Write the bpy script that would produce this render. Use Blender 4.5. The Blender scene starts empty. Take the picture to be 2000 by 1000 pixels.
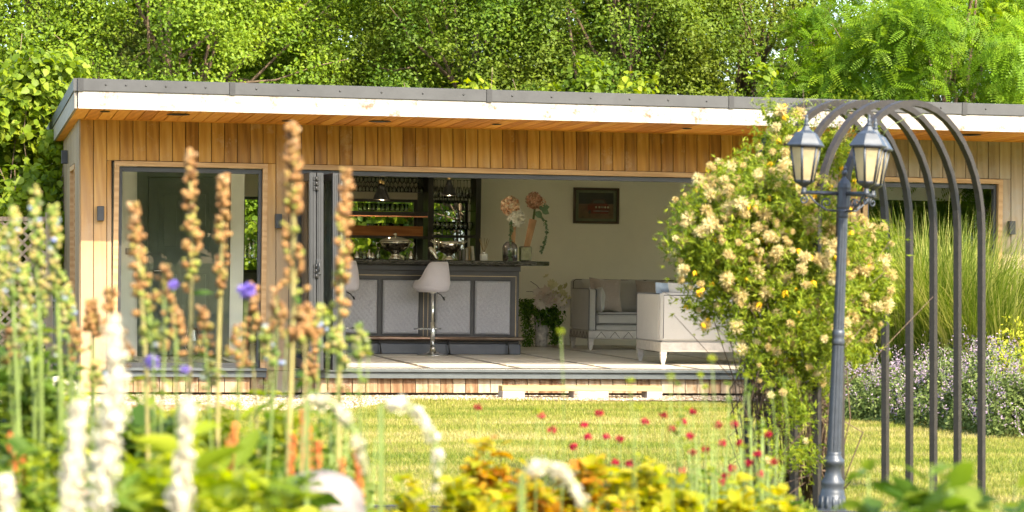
import bpy, math, random
import numpy as np
from mathutils import Vector, Matrix
R = math.radians
sc = bpy.context.scene
col = sc.collection
rng = np.random.default_rng(7)
random.seed(7)

# ------------------------------------------------------------------ camera
FPX = 5000.0                       # focal length in pixels of a 2000 px wide frame
YAW = R(12.27)
CAM = Vector((-1.236, -26.65, 1.14))
FW = Vector((math.sin(YAW), math.cos(YAW), 0)); RT = Vector((math.cos(YAW), -math.sin(YAW), 0))
cd = bpy.data.cameras.new('camera'); cam = bpy.data.objects.new('camera', cd); col.objects.link(cam)
cam.location = CAM; cam.rotation_euler = (R(90), 0, -YAW)
cd.sensor_width = 36; cd.lens = 36 * FPX / 2000; cd.clip_start = .1; cd.clip_end = 2000
cd.dof.use_dof = True; cd.dof.focus_distance = 29.5; cd.dof.aperture_fstop = 4.8
sc.camera = cam
sc.cycles.diffuse_bounces = 8; sc.cycles.max_bounces = 14; sc.cycles.transparent_max_bounces = 24
# ------------------------------------------------------------------ daylight
SUN_AZ, SUN_EL = R(25), R(39.5)      # azimuth from the camera side (-Y) towards +X
w = bpy.data.worlds.new('World'); sc.world = w; w.use_nodes = True
nt = w.node_tree; nt.nodes.clear()
sky = nt.nodes.new('ShaderNodeTexSky'); sky.sky_type = 'NISHITA'; sky.sun_disc = False
sky.sun_elevation = SUN_EL; sky.sun_rotation = R(180) - SUN_AZ
sky.air_density = 1.0; sky.dust_density = 2.5
bg = nt.nodes.new('ShaderNodeBackground'); bg.inputs[1].default_value = .15
wo = nt.nodes.new('ShaderNodeOutputWorld')
nt.links.new(sky.outputs[0], bg.inputs[0]); nt.links.new(bg.outputs[0], wo.inputs[0])
sd = bpy.data.lights.new('sun', 'SUN'); sd.energy = 2.9; sd.angle = R(.5); sd.color = (1, .87, .66)
so = bpy.data.objects.new('sun', sd); col.objects.link(so)
to_sun = Vector((math.sin(SUN_AZ) * math.cos(SUN_EL), -math.cos(SUN_AZ) * math.cos(SUN_EL), math.sin(SUN_EL)))
so.rotation_euler = to_sun.to_track_quat('Z', 'Y').to_euler(); so.location = (0, -20, 20)
sc.view_settings.view_transform = 'Standard'; sc.view_settings.look = 'None'
sc.view_settings.gamma = 1; sc.view_settings.exposure = 2.22
sc.view_settings.use_curve_mapping = False

# ------------------------------------------------------------------ measuring helpers
SL = .0134                         # the site falls gently towards +X
GZ = -.294                         # ground level at X = 0 (finished floor is 0)
def ground(x): return GZ - SL * max(-14, min(24, x))
def Wd(px, py, d):                 # point at distance d along the view
    return CAM + FW * d + RT * ((px - 1000) / FPX * d) + Vector((0, 0, (500 - py) / FPX * d))
def W(px, py, Y=0.):               # point in the upright plane at depth Y
    t = (px - 1000) / FPX
    d = (Y - CAM.y) / (FW.y + RT.y * t)
    return Wd(px, py, d)
def Xf(px, Y=0.): return W(px, 500, Y).x
def Wg(px, d):                     # ground point
    p = Wd(px, 500, d); p.z = ground(p.x); return p

# ------------------------------------------------------------------ object helpers
def link(o, parent=None):
    col.objects.link(o)
    if parent is not None: o.parent = parent
    return o
def tag(o, label=None, cat=None, group=None, kind=None):
    if label: o['label'] = label
    if cat: o['category'] = cat
    if group: o['group'] = group
    if kind: o['kind'] = kind
    return o
def thing(name, loc, label, cat, group=None, rot=(0, 0, 0)):
    o = bpy.data.objects.new(name, None); o.empty_display_size = .1
    link(o); o.location = loc; o.rotation_euler = rot
    return tag(o, label, cat, group)
def kids(o): return KID.get(o.name, [])
KID = {}
def addkid(p, c):
    if p is not None: KID.setdefault(p.name, []).append(c)
class MB:
    def __init__(s): s.v = []; s.f = []; s.sm = []; s.mi = []; s.cm = 0
    def add(s, vs, fs, smooth=False):
        b = len(s.v); s.v += [tuple(v) for v in vs]
        s.f += [tuple(i + b for i in f) for f in fs]; s.sm += [smooth] * len(fs); s.mi += [s.cm] * len(fs); return s
    def box(s, x0, y0, z0, x1, y1, z1, c=0.):
        if c <= 0:
            v = [(x, y, z) for z in (z0, z1) for y in (y0, y1) for x in (x0, x1)]
            return s.add(v, [(0, 2, 3, 1), (4, 5, 7, 6), (0, 1, 5, 4), (2, 6, 7, 3), (0, 4, 6, 2), (1, 3, 7, 5)])
        v = []; ax = ((x0, x1), (y0, y1), (z0, z1))
        idx = {}
        for a in (0, 1, 2):
            for i in range(8):
                b = [i & 1, (i >> 1) & 1, (i >> 2) & 1]
                p = []
                for k in range(3):
                    q = ax[k][b[k]]
                    if k != a: q += c if b[k] == 0 else -c
                    p.append(q)
                idx[(a, i)] = len(v); v.append(p)
        f = []
        for a in range(3):
            u, w_ = (a + 1) % 3, (a + 2) % 3
            for sgn in (0, 1):
                base = sgn << a
                q = [base, base | (1 << u), base | (1 << u) | (1 << w_), base | (1 << w_)]
                q = [idx[(a, i)] for i in q]
                f.append(tuple(q if sgn else q[::-1]))
        for a in range(3):                          # edge bevels along axis a
            u, w_ = (a + 1) % 3, (a + 2) % 3
            for su in (0, 1):
                for sw in (0, 1):
                    i0 = (su << u) | (sw << w_); i1 = i0 | (1 << a)
                    f.append((idx[(u, i0)], idx[(u, i1)], idx[(w_, i1)], idx[(w_, i0)]))
        for i in range(8): f.append((idx[(0, i)], idx[(1, i)], idx[(2, i)]))
        return s.add(v, f)
    def tube(s, pts, rad, n=8, cap=True, smooth=True):
        pts = [Vector(p) for p in pts]; m = len(pts)
        if not hasattr(rad, '__len__'): rad = [rad] * m
        vs = []; up = Vector((0, 0, 1)); pa = None
        for i, p in enumerate(pts):
            t = (pts[min(i + 1, m - 1)] - pts[max(i - 1, 0)]).normalized()
            if pa is None:
                a = t.cross(up);
                if a.length < .1: a = t.cross(Vector((1, 0, 0)))
            else: a = pa - t * pa.dot(t)
            a.normalize(); pa = a; b = t.cross(a)
            for k in range(n):
                an = 2 * math.pi * (k + .5) / n
                vs.append(p + (a * math.cos(an) + b * math.sin(an)) * rad[i])
        fs = [(i * n + k, i * n + (k + 1) % n, (i + 1) * n + (k + 1) % n, (i + 1) * n + k) for i in range(m - 1) for k in range(n)]
        s.add(vs, fs, smooth)
        if cap:
            b = len(s.v) - len(vs)
            s.f += [tuple(b + k for k in range(n))[::-1], tuple(b + (m - 1) * n + k for k in range(n))]; s.sm += [False] * 2; s.mi += [s.cm] * 2
        return s
    def lathe(s, prof, n=20, c=(0, 0, 0), smooth=True, phase=0):
        vs = [(c[0] + r * math.cos(2 * math.pi * (k + phase) / n), c[1] + r * math.sin(2 * math.pi * (k + phase) / n), c[2] + z) for r, z in prof for k in range(n)]
        m = len(prof)
        fs = [(i * n + k, i * n + (k + 1) % n, (i + 1) * n + (k + 1) % n, (i + 1) * n + k) for i in range(m - 1) for k in range(n)]
        s.add(vs, fs, smooth)
        b = len(s.v) - len(vs)
        if prof[0][0] > 1e-4: s.f.append(tuple(b + k for k in range(n))[::-1]); s.sm.append(False); s.mi.append(s.cm)
        if prof[-1][0] > 1e-4: s.f.append(tuple(b + (m - 1) * n + k for k in range(n))); s.sm.append(False); s.mi.append(s.cm)
        return s
    def ball(s, c, r, n=8, m=6, sq=(1, 1, 1)):
        vs = [(c[0], c[1], c[2] - r * sq[2])]
        for i in range(1, m):
            ph = math.pi * i / m
            for k in range(n):
                a = 2 * math.pi * k / n
                vs.append((c[0] + r * sq[0] * math.sin(ph) * math.cos(a), c[1] + r * sq[1] * math.sin(ph) * math.sin(a), c[2] - r * sq[2] * math.cos(ph)))
        vs.append((c[0], c[1], c[2] + r * sq[2])); L = len(vs) - 1
        fs = [(0, 1 + (k + 1) % n, 1 + k) for k in range(n)]
        fs += [(1 + i * n + k, 1 + i * n + (k + 1) % n, 1 + (i + 1) * n + (k + 1) % n, 1 + (i + 1) * n + k) for i in range(m - 2) for k in range(n)]
        fs += [(L, 1 + (m - 2) * n + k, 1 + (m - 2) * n + (k + 1) % n) for k in range(n)]
        return s.add(vs, fs, True)
    def mesh(s, name, mats):
        me = bpy.data.meshes.new(name); me.from_pydata(s.v, [], s.f)
        for m in (mats if isinstance(mats, (list, tuple)) else [mats]): me.materials.append(m)
        me.polygons.foreach_set('use_smooth', s.sm)
        if any(s.mi): me.polygons.foreach_set('material_index', s.mi)
        me.update(); return me
    def build(s, name, mats, parent=None, loc=None, rot=None, **kw):
        o = bpy.data.objects.new(name, s.mesh(name, mats)); link(o, parent); addkid(parent, o)
        if loc is not None: o.location = loc
        if rot is not None: o.rotation_euler = rot
        return tag(o, **kw) if kw else o
def put(name, me, parent=None, loc=(0, 0, 0), rot=(0, 0, 0), scale=None, **kw):
    o = bpy.data.objects.new(name, me); link(o, parent); addkid(parent, o)
    o.location = loc; o.rotation_euler = rot
    if scale is not None: o.scale = scale if hasattr(scale, '__len__') else (scale,) * 3
    return tag(o, **kw) if kw else o
def copy_thing(o, loc, label, rotz=None):
    def rec(a, par):
        c = a.copy(); link(c)
        if par is not None: c.parent = par
        for ch in kids(a): addkid(c, rec(ch, c))
        return c
    c = rec(o, None); c.location = loc; c['label'] = label
    if rotz is not None: c.rotation_euler.z = rotz
    return c

# ---- numpy scattering: many small copies of one template in ONE mesh
def scatter(name, tv, tf, pos, mats, rot=None, scale=None, parent=None, var=None, smooth=False, mati=None, **kw):
    tv = np.asarray(tv, float); n = len(pos); k = len(tv)
    P = np.broadcast_to(tv, (n, k, 3))
    if scale is not None:
        scale = np.asarray(scale, float)
        P = P * (scale[:, None, None] if scale.ndim == 1 else scale[:, None, :])
    if rot is not None: P = np.einsum('nij,nkj->nki', rot, P)
    P = (P + np.asarray(pos)[:, None, :]).reshape(-1, 3)
    lens = np.array([len(f) for f in tf]); flat = np.concatenate([np.asarray(f) for f in tf])
    L = (flat[None, :] + (np.arange(n) * k)[:, None]).ravel()
    tot = np.tile(lens, n); start = np.concatenate([[0], np.cumsum(tot)[:-1]])
    me = bpy.data.meshes.new(name)
    me.vertices.add(n * k); me.vertices.foreach_set('co', P.ravel().astype(np.float32))
    me.loops.add(len(L)); me.loops.foreach_set('vertex_index', L.astype(np.int32))
    me.polygons.add(len(tot)); me.polygons.foreach_set('loop_start', start.astype(np.int32))
    if smooth: me.polygons.foreach_set('use_smooth', np.ones(len(tot), bool))
    for m in (mats if isinstance(mats, (list, tuple)) else [mats]): me.materials.append(m)
    if mati is not None: me.polygons.foreach_set('material_index', np.tile(np.asarray(mati, np.int32), n))
    me.update(calc_edges=True)
    a = me.attributes.new('var', 'FLOAT', 'POINT')
    v = rng.random(n) if var is None else np.asarray(var)
    a.data.foreach_set('value', np.repeat(v, k).astype(np.float32))
    o = bpy.data.objects.new(name, me); link(o, parent); addkid(parent, o)
    return tag(o, **kw) if kw else o
def nrm(a): return a / np.maximum(np.linalg.norm(a, axis=-1, keepdims=True), 1e-9)
def frames(n, tan=None):           # rotation matrices whose z column is n, y column near tan
    n = nrm(np.asarray(n, float)); N = len(n)
    t = rng.normal(size=(N, 3)) if tan is None else np.asarray(tan, float)
    y = nrm(t - (t * n).sum(-1, keepdims=True) * n); x = np.cross(y, n)
    return np.stack([x, y, n], -1)
def rnd(n): return nrm(rng.normal(size=(n, 3)))
LEAF = ([(0, 0, 0), (.3, .45, .10), (0, 1, -.05), (-.3, .45, .10)], [(0, 1, 2), (0, 2, 3)])
BROAD = ([(0, 0, 0), (.36, .25, .06), (.34, .6, .03), (0, 1, -.16), (-.34, .6, .03), (-.36, .25, .06), (0, .5, -.03)],
         [(0, 1, 6), (1, 2, 6), (2, 3, 6), (3, 4, 6), (4, 5, 6), (5, 0, 6)])
LANCE = ([(0, 0, 0), (.15, .3, .03), (.12, .65, -.02), (0, 1, -.2), (-.12, .65, -.02), (-.15, .3, .03), (0, .45, -.02)],
         [(0, 1, 6), (1, 2, 6), (2, 3, 6), (3, 4, 6), (4, 5, 6), (5, 0, 6)])

# ------------------------------------------------------------------ materials
def newmat(name):
    m = bpy.data.materials.new(name); m.use_nodes = True; nt = m.node_tree; nt.nodes.clear()
    out = nt.nodes.new('ShaderNodeOutputMaterial'); return m, nt, out
def nd(nt, t, **kw):
    n = nt.nodes.new(t)
    for k, v in kw.items(): setattr(n, k, v)
    return n
def ramp(nt, src, stops):
    r = nd(nt, 'ShaderNodeValToRGB'); e = r.color_ramp.elements
    while len(e) < len(stops): e.new(.5)
    for i, (p, c) in enumerate(stops): e[i].position = p; e[i].color = tuple(c) + (1,) if len(c) == 3 else c
    nt.links.new(src, r.inputs[0]); return r.outputs[0]
def coords(nt, scale=(1, 1, 1), kind='Object', rnd_off=True):
    tc = nd(nt, 'ShaderNodeTexCoord'); src = tc.outputs[kind]
    if rnd_off:
        oi = nd(nt, 'ShaderNodeObjectInfo'); ad = nd(nt, 'ShaderNodeVectorMath', operation='ADD')
        mu = nd(nt, 'ShaderNodeMath', operation='MULTIPLY'); mu.inputs[1].default_value = 57.
        nt.links.new(oi.outputs['Random'], mu.inputs[0]); nt.links.new(src, ad.inputs[0]); nt.links.new(mu.outputs[0], ad.inputs[1]); src = ad.outputs[0]
    mp = nd(nt, 'ShaderNodeMapping'); mp.inputs['Scale'].default_value = scale
    nt.links.new(src, mp.inputs[0]); return mp.outputs[0]
def noise(nt, vec, scale, detail=4, rough=.6, dist=0.):
    n = nd(nt, 'ShaderNodeTexNoise'); n.inputs['Scale'].default_value = scale; n.inputs['Detail'].default_value = detail
    n.inputs['Roughness'].default_value = rough; n.inputs['Distortion'].default_value = dist
    if vec is not None: nt.links.new(vec, n.inputs['Vector'])
    return n.outputs[0]
def mixc(nt, fac, a, b, mode='MIX'):
    m = nd(nt, 'ShaderNodeMix', data_type='RGBA', blend_type=mode)
    for s, v in ((m.inputs[0], fac), (m.inputs[6], a), (m.inputs[7], b)):
        if isinstance(v, bpy.types.NodeSocket): nt.links.new(v, s)
        elif isinstance(v, (int, float)): s.default_value = v
        else: s.default_value = tuple(v) + (1,)
    return m.outputs[2]
def bsdf(nt, out, colr, rough=.6, metal=0., bump=None, bstr=.3, bdist=.01, spec=.5, sheen=0., coat=0.):
    b = nd(nt, 'ShaderNodeBsdfPrincipled')
    if isinstance(colr, bpy.types.NodeSocket): nt.links.new(colr, b.inputs['Base Color'])
    else: b.inputs['Base Color'].default_value = tuple(colr) + (1,)
    if isinstance(rough, bpy.types.NodeSocket): nt.links.new(rough, b.inputs['Roughness'])
    else: b.inputs['Roughness'].default_value = rough
    b.inputs['Metallic'].default_value = metal; b.inputs['Specular IOR Level'].default_value = spec
    b.inputs['Sheen Weight'].default_value = sheen; b.inputs['Coat Weight'].default_value = coat
    if bump is not None:
        bp = nd(nt, 'ShaderNodeBump'); bp.inputs['Strength'].default_value = bstr; bp.inputs['Distance'].default_value = bdist
        nt.links.new(bump, bp.inputs['Height']); nt.links.new(bp.outputs[0], b.inputs['Normal'])
    nt.links.new(b.outputs[0], out.inputs[0]); return b
def plain(name, c, rough=.6, metal=0., var=.12, scale=8., bump=.15, spec=.5, coat=0.):
    m, nt, out = newmat(name); v = coords(nt)
    n = noise(nt, v, scale, 5, .65)
    lo = tuple(max(0, x * (1 - var * 1.6)) for x in c); hi = tuple(min(1, x * (1 + var)) for x in c)
    bsdf(nt, out, ramp(nt, n, [(.3, lo), (.7, hi)]), rough, metal, noise(nt, v, scale * 9, 3), bump, .004, spec, coat=coat)
    return m
def wood(name, stops, axis='z', rough=.62, grain=1., streak=.5, stain=None, weather_sunlit=None):
    m, nt, out = newmat(name)
    s = {'z': (14, 14, 1.1), 'x': (1.1, 14, 14), 'y': (14, 1.1, 14)}[axis]
    v = coords(nt, s)
    n1 = noise(nt, v, 1.6, 3, .55, 1.2); n2 = noise(nt, v, 9., 6, .7, .3)
    wv = nd(nt, 'ShaderNodeTexWave', wave_type='RINGS' if False else 'BANDS', bands_direction='DIAGONAL'); wv.inputs['Scale'].default_value = .55
    wv.inputs['Distortion'].default_value = 7.; wv.inputs['Detail'].default_value = 3; nt.links.new(v, wv.inputs[0])
    a = nd(nt, 'ShaderNodeMath', operation='MULTIPLY_ADD'); nt.links.new(n1, a.inputs[0]); a.inputs[1].default_value = .55
    b = nd(nt, 'ShaderNodeMath', operation='MULTIPLY'); nt.links.new(wv.outputs['Fac'], b.inputs[0]); b.inputs[1].default_value = .22 * grain
    nt.links.new(b.outputs[0], a.inputs[2])
    oi = nd(nt, 'ShaderNodeObjectInfo')
    d = nd(nt, 'ShaderNodeMath', operation='MULTIPLY_ADD'); nt.links.new(oi.outputs['Random'], d.inputs[0]); d.inputs[1].default_value = streak; nt.links.new(a.outputs[0], d.inputs[2])
    e = nd(nt, 'ShaderNodeMath', operation='MULTIPLY_ADD'); nt.links.new(n2, e.inputs[0]); e.inputs[1].default_value = .16; nt.links.new(d.outputs[0], e.inputs[2])
    f = nd(nt, 'ShaderNodeMath', operation='ADD'); nt.links.new(e.outputs[0], f.inputs[0]); f.inputs[1].default_value = -.15 - streak * .35
    c = ramp(nt, f.outputs[0], stops)
    if stain:                       # patchy weathering, larger than the grain
        v2 = coords(nt, (1, 1, 1)); q = noise(nt, v2, stain[1], 6, .75)
        c = mixc(nt, ramp(nt, q, [(stain[2], (0, 0, 0)), (stain[3], (1, 1, 1))]), c, stain[0])
    if weather_sunlit:                     # uneven silver-tan low down: rain bleaching plus sunlit paleness put into the colour
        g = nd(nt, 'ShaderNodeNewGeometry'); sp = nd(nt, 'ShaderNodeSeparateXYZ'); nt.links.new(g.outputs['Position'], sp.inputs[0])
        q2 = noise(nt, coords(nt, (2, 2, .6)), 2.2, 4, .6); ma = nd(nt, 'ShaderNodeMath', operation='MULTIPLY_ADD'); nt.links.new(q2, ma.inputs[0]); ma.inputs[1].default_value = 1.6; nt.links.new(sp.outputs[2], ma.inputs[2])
        c = mixc(nt, ramp(nt, ma.outputs[0], [(.0, (.8, .8, .8)), (1., (0, 0, 0))]) if 0 else ramp(nt, _map(nt, ma.outputs[0], 1.7, 3.2), [(.1, (.75, .75, .75)), (.9, (0, 0, 0))]), c, mixc(nt, .5, weather_sunlit, c, 'MULTIPLY') if 0 else weather_sunlit)
    bsdf(nt, out, c, rough, bump=n2, bstr=.5, bdist=.003, spec=.3)
    return m
def _map(nt, s, a, b):
    r = nd(nt, 'ShaderNodeMapRange'); r.inputs[1].default_value = a; r.inputs[2].default_value = b; nt.links.new(s, r.inputs[0]); return r.outputs[0]
def foliage(name, stops, trans=.35, gloss=.25, rough=.45, patch=None):
    gloss *= .6; rough += .1
    m, nt, out = newmat(name)
    at = nd(nt, 'ShaderNodeAttribute', attribute_name='var')
    c = ramp(nt, at.outputs['Fac'], stops)
    g = nd(nt, 'ShaderNodeNewGeometry')
    n = noise(nt, g.outputs['Position'], patch[1] if patch else 1.1, 3, .6)
    c = mixc(nt, ramp(nt, n, [(.38, (0, 0, 0)), (.66, (1, 1, 1))]), c, patch[0] if patch else stops[-1][1]) if patch else c
    b = nd(nt, 'ShaderNodeBsdfPrincipled'); nt.links.new(c, b.inputs['Base Color'])
    b.inputs['Roughness'].default_value = rough; b.inputs['Specular IOR Level'].default_value = gloss
    t = nd(nt, 'ShaderNodeBsdfTranslucent'); hs = nd(nt, 'ShaderNodeHueSaturation')
    hs.inputs['Value'].default_value = 1.5; hs.inputs['Saturation'].default_value = 1.1; hs.inputs['Hue'].default_value = .49
    nt.links.new(c, hs.inputs['Color']); nt.links.new(hs.outputs[0], t.inputs[0])
    mx = nd(nt, 'ShaderNodeMixShader'); mx.inputs[0].default_value = trans
    nt.links.new(b.outputs[0], mx.inputs[1]); nt.links.new(t.outputs[0], mx.inputs[2]); nt.links.new(mx.outputs[0], out.inputs[0])
    return m
def glassmat(name, tint=(.93, .96, .94), refl=1.0, rough=.0):
    m, nt, out = newmat(name)
    tr = nd(nt, 'ShaderNodeBsdfTransparent'); tr.inputs[0].default_value = tuple(tint) + (1,)
    gl = nd(nt, 'ShaderNodeBsdfGlossy'); gl.inputs['Roughness'].default_value = rough
    fr = nd(nt, 'ShaderNodeFresnel'); fr.inputs[0].default_value = 1.5
    mu = nd(nt, 'ShaderNodeMath', operation='MULTIPLY'); mu.inputs[1].default_value = refl; nt.links.new(fr.outputs[0], mu.inputs[0]); mu.use_clamp = True
    mx = nd(nt, 'ShaderNodeMixShader'); nt.links.new(mu.outputs[0], mx.inputs[0])
    nt.links.new(tr.outputs[0], mx.inputs[1]); nt.links.new(gl.outputs[0], mx.inputs[2]); nt.links.new(mx.outputs[0], out.inputs[0])
    return m

M = {}
M['cedar'] = wood('cedar', [(.05, (.20, .085, .014)), (.35, (.34, .16, .028)), (.6, (.43, .22, .044)), (.9, (.52, .30, .08))], 'z', streak=.5, stain=((.48, .33, .19), 3.2, .58, .8), weather_sunlit=(.33, .25, .165))
M['cedar_soffit'] = wood('cedar_soffit', [(.05, (.40, .14, .018)), (.45, (.62, .25, .035)), (.9, (.72, .36, .07))], 'y', streak=.6)
M['cedar_grey'] = wood('cedar_grey', [(.05, (0.216, 0.160, 0.104)), (.45, (0.320, 0.248, 0.160)), (.9, (0.400, 0.336, 0.240))], 'z', streak=.4, stain=((0.304, 0.280, 0.232), 2.5, .5, .75))
M['plinth_wood'] = wood('plinth_wood', [(.05, (0.126, 0.062, 0.026)), (.3, (0.235, 0.151, 0.080)), (.6, (0.319, 0.239, 0.151)), (.95, (0.385, 0.319, 0.225))], 'z', streak=.7, stain=((0.419, 0.343, 0.251), 4., .5, .72))
M['trim_wood'] = wood('trim_wood', [(.05, (.30, .16, .06)), (.5, (.46, .29, .14)), (.9, (.56, .38, .21))], 'x', streak=.25)
M['fascia_paint'] = wood('fascia_paint', [(.05, (0.300, 0.264, 0.228)), (.3, (0.348, 0.318, 0.288)), (.9, (0.396, 0.366, 0.342))], 'x', streak=.12, stain=((0.144, 0.090, 0.052), 6.0, .53, .66))
M['fascia_shaded'] = wood('fascia_shaded', [(.05, (0.200, 0.175, 0.145)), (.5, (0.260, 0.230, 0.195)), (.9, (0.300, 0.275, 0.240))], 'y', streak=.1)  # flank fascia darker than the front one: its shade is put into the colour
M['fresh_wood'] = wood('fresh_wood', [(.05, (0.298, 0.205, 0.081)), (.5, (0.384, 0.285, 0.136)), (.9, (0.446, 0.353, 0.198))], 'x', streak=.2)
M['box_wood'] = wood('box_wood', [(.05, (.25, .09, .02)), (.5, (.42, .17, .05)), (.9, (.52, .25, .08))], 'x', streak=.1)
M['flash'] = plain('flashing', (0.039, 0.041, 0.043), .55, .0, .18, 3., .1)
M['flash_joint'] = plain('flashing_joint', (0.018, 0.019, 0.020), .5)
M['alu'] = plain('dark_aluminium', (.036, .038, .040), .42, .2, .1)
M['alu_light'] = plain('sill_aluminium', (.10, .115, .12), .45, .5, .08)
M['steel'] = plain('bright_steel', (.62, .62, .60), .22, 1., .05)
M['black'] = plain('black_metal', (.022, .022, .022), .4, .2)
M['render_dark'] = plain('dark_backing', (.03, .022, .015), .9)
M['wall_paint'] = plain('wall_paint', (.83, .79, .66), .85, 0, .03, 2., .05)
M['wall_white'] = plain('white_paint', (.72, .71, .66), .8, 0, .03, 2., .05)
M['green_door'] = plain('green_door_paint', (.075, .095, .075), .45, 0, .1, 3., .08)
M['ceil'] = plain('ceiling_paint', (.86, .85, .80), .9, 0, .02)
M['pane'] = glassmat('window_glass', (.93, .96, .94), .75)
M['glass'] = glassmat('thin_glass', (.86, .88, .86), 2.6, .03)
M['lampglass'] = None
M['tile'] = None
# ================================================================== SETTING
def lawnmat():
    m, nt, out = newmat('lawn_soil')
    g = nd(nt, 'ShaderNodeNewGeometry'); mp = nd(nt, 'ShaderNodeMapping'); mp.inputs['Scale'].default_value = (.5, 1.6, 1)
    nt.links.new(g.outputs['Position'], mp.inputs[0])
    n = noise(nt, mp.outputs[0], 1.3, 6, .7)
    n2 = noise(nt, g.outputs['Position'], 60, 3, .6)
    c = ramp(nt, n, [(.3, (.07, .10, .015)), (.5, (.14, .15, .03)), (.7, (.24, .21, .07))])
    c = mixc(nt, .35, c, ramp(nt, n2, [(.3, (.06, .08, .012)), (.7, (.34, .32, .11))]))
    bsdf(nt, out, c, .9, bump=n2, bstr=.6, bdist=.02, spec=.1)
    return m
M['lawn'] = lawnmat()
def soilmat(name, a, b, sc_=25):
    m, nt, out = newmat(name); g = nd(nt, 'ShaderNodeNewGeometry')
    n = noise(nt, g.outputs['Position'], sc_, 6, .75)
    bsdf(nt, out, ramp(nt, n, [(.3, a), (.7, b)]), .95, bump=n, bstr=1., bdist=.03, spec=.1)
    return m
M['soil'] = soilmat('soil', (.06, .035, .018), (.20, .125, .07))
M['gravel_base'] = soilmat('gravel_base', (0.240, 0.180, 0.108), (0.432, 0.348, 0.240), 60)

def sheet(name, x0, x1, y0, y1, dz, mat, nx=2, **kw):
    xs = np.linspace(x0, x1, nx); v = []
    for x in xs: v += [(x, y0, ground(x) + dz), (x, y1, ground(x) + dz)]
    f = [(2 * i, 2 * i + 2, 2 * i + 3, 2 * i + 1) for i in range(nx - 1)]
    mb = MB(); mb.add(v, f); return mb.build(name, mat, kind='structure', **kw)
# one ground sheet out to the horizon, flat beyond the garden
xs = [-600, -60, -14, -5, 0, 5, 10, 15, 24, 60, 600]; ys = [-600, -60, -30, -10, 0, 10, 30, 80, 600]
v = [(x, y, ground(x)) for x in xs for y in ys]; n = len(ys)
f = [(i * n + j, (i + 1) * n + j, (i + 1) * n + j + 1, i * n + j + 1) for i in range(len(xs) - 1) for j in range(n - 1)]
mb = MB(); mb.add(v, f); mb.build('ground', M['lawn'], kind='structure')
# planting bed nearest the camera and the edging strip
def bedline(px, d): p = Wg(px, d); return p
mb = MB(); A = [bedline(px, 14.25) for px in (-3000, 0, 1000, 2000, 5200)]
A2 = [bedline(px, 14.29) for px in (-3000, 0, 1000, 2000, 5200)]
B = [p - FW * 16 for p in A]
for p in B: p.z = ground(p.x)
vv = [(p.x, p.y, p.z + .006) for p in A + B]; mb.add(vv, [(i, i + 5, i + 6, i + 1) for i in range(4)])
mb.build('soil_bed', M['soil'], kind='structure')
mb = MB()
for i in range(4):
    a, b = A[i], A[i + 1]; a2, b2 = A2[i], A2[i + 1]
    mb.add([(a.x, a.y, a.z - .02), (b.x, b.y, b.z - .02), (b2.x, b2.y, b2.z - .02), (a2.x, a2.y, a2.z - .02), (a.x, a.y, a.z + .06), (b.x, b.y, b.z + .06), (b2.x, b2.y, b2.z + .06), (a2.x, a2.y, a2.z + .06)],
           [(0, 1, 5, 4), (2, 3, 7, 6), (4, 5, 6, 7)])
mb.build('bed_edging', M['alu'], kind='structure')
# gravel strip along the building
sheet('gravel_path', -3, 13.5, -.92, .3, .008, M['gravel_base'], 20)
mb = MB(); mb.add([(-3, -2.9, ground(-3) + .007), (Xf(560), -2.6, ground(3) + .007), (Xf(640), -1.5, ground(3) + .007), (Xf(700), -.9, ground(3.3) + .007), (-3, -.9, ground(-3) + .007)], [(0, 1, 2, 3, 4)])
mb.build('gravel_path', M['gravel_base'], kind='structure')
k = 15000; gx = rng.uniform(-1.2, 12.5, k); gy = rng.uniform(-.95, -.03, k)
k2 = 9000; x2 = rng.uniform(-1.2, 3.1, k2); y2 = rng.uniform(-2.75, -.9, k2); keep = y2 > -2.75 + np.clip(x2 - 2.3, 0, 1) * 1.9
x2, y2 = x2[keep], y2[keep]
gx = np.concatenate([gx, x2]); gy = np.concatenate([gy, y2]); n = len(gx)
def soilz(x): return GZ - SL * np.clip(x, -14, 24)
stone = [(.5, 0, 0), (-.5, .1, 0), (0, .5, 0), (.05, -.5, 0), (0, 0, .38), (.1, .1, -.3)]
sf = [(0, 2, 4), (2, 1, 4), (1, 3, 4), (3, 0, 4)]
def mk_var(name, stops, rough=.8, spec=.2):
    m, nt, out = newmat(name); at = nd(nt, 'ShaderNodeAttribute', attribute_name='var')
    bsdf(nt, out, ramp(nt, at.outputs['Fac'], stops), rough, spec=spec); return m
M['gravel'] = mk_var('gravel_stone', [(0, (0.209, 0.139, 0.081)), (.4, (0.394, 0.302, 0.197)), (.8, (0.510, 0.429, 0.325)), (1, (0.638, 0.580, 0.487))])
scatter('gravel_stones', stone, sf, np.stack([gx, gy, soilz(gx) + .01], 1), M['gravel'], frames(nrm(np.array([0, 0, 1.]) + rng.normal(size=(n, 3)) * .25)), rng.uniform(.010, .028, n), kind='stuff', label='pale gravel strewn along the foot of the garden room')
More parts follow.
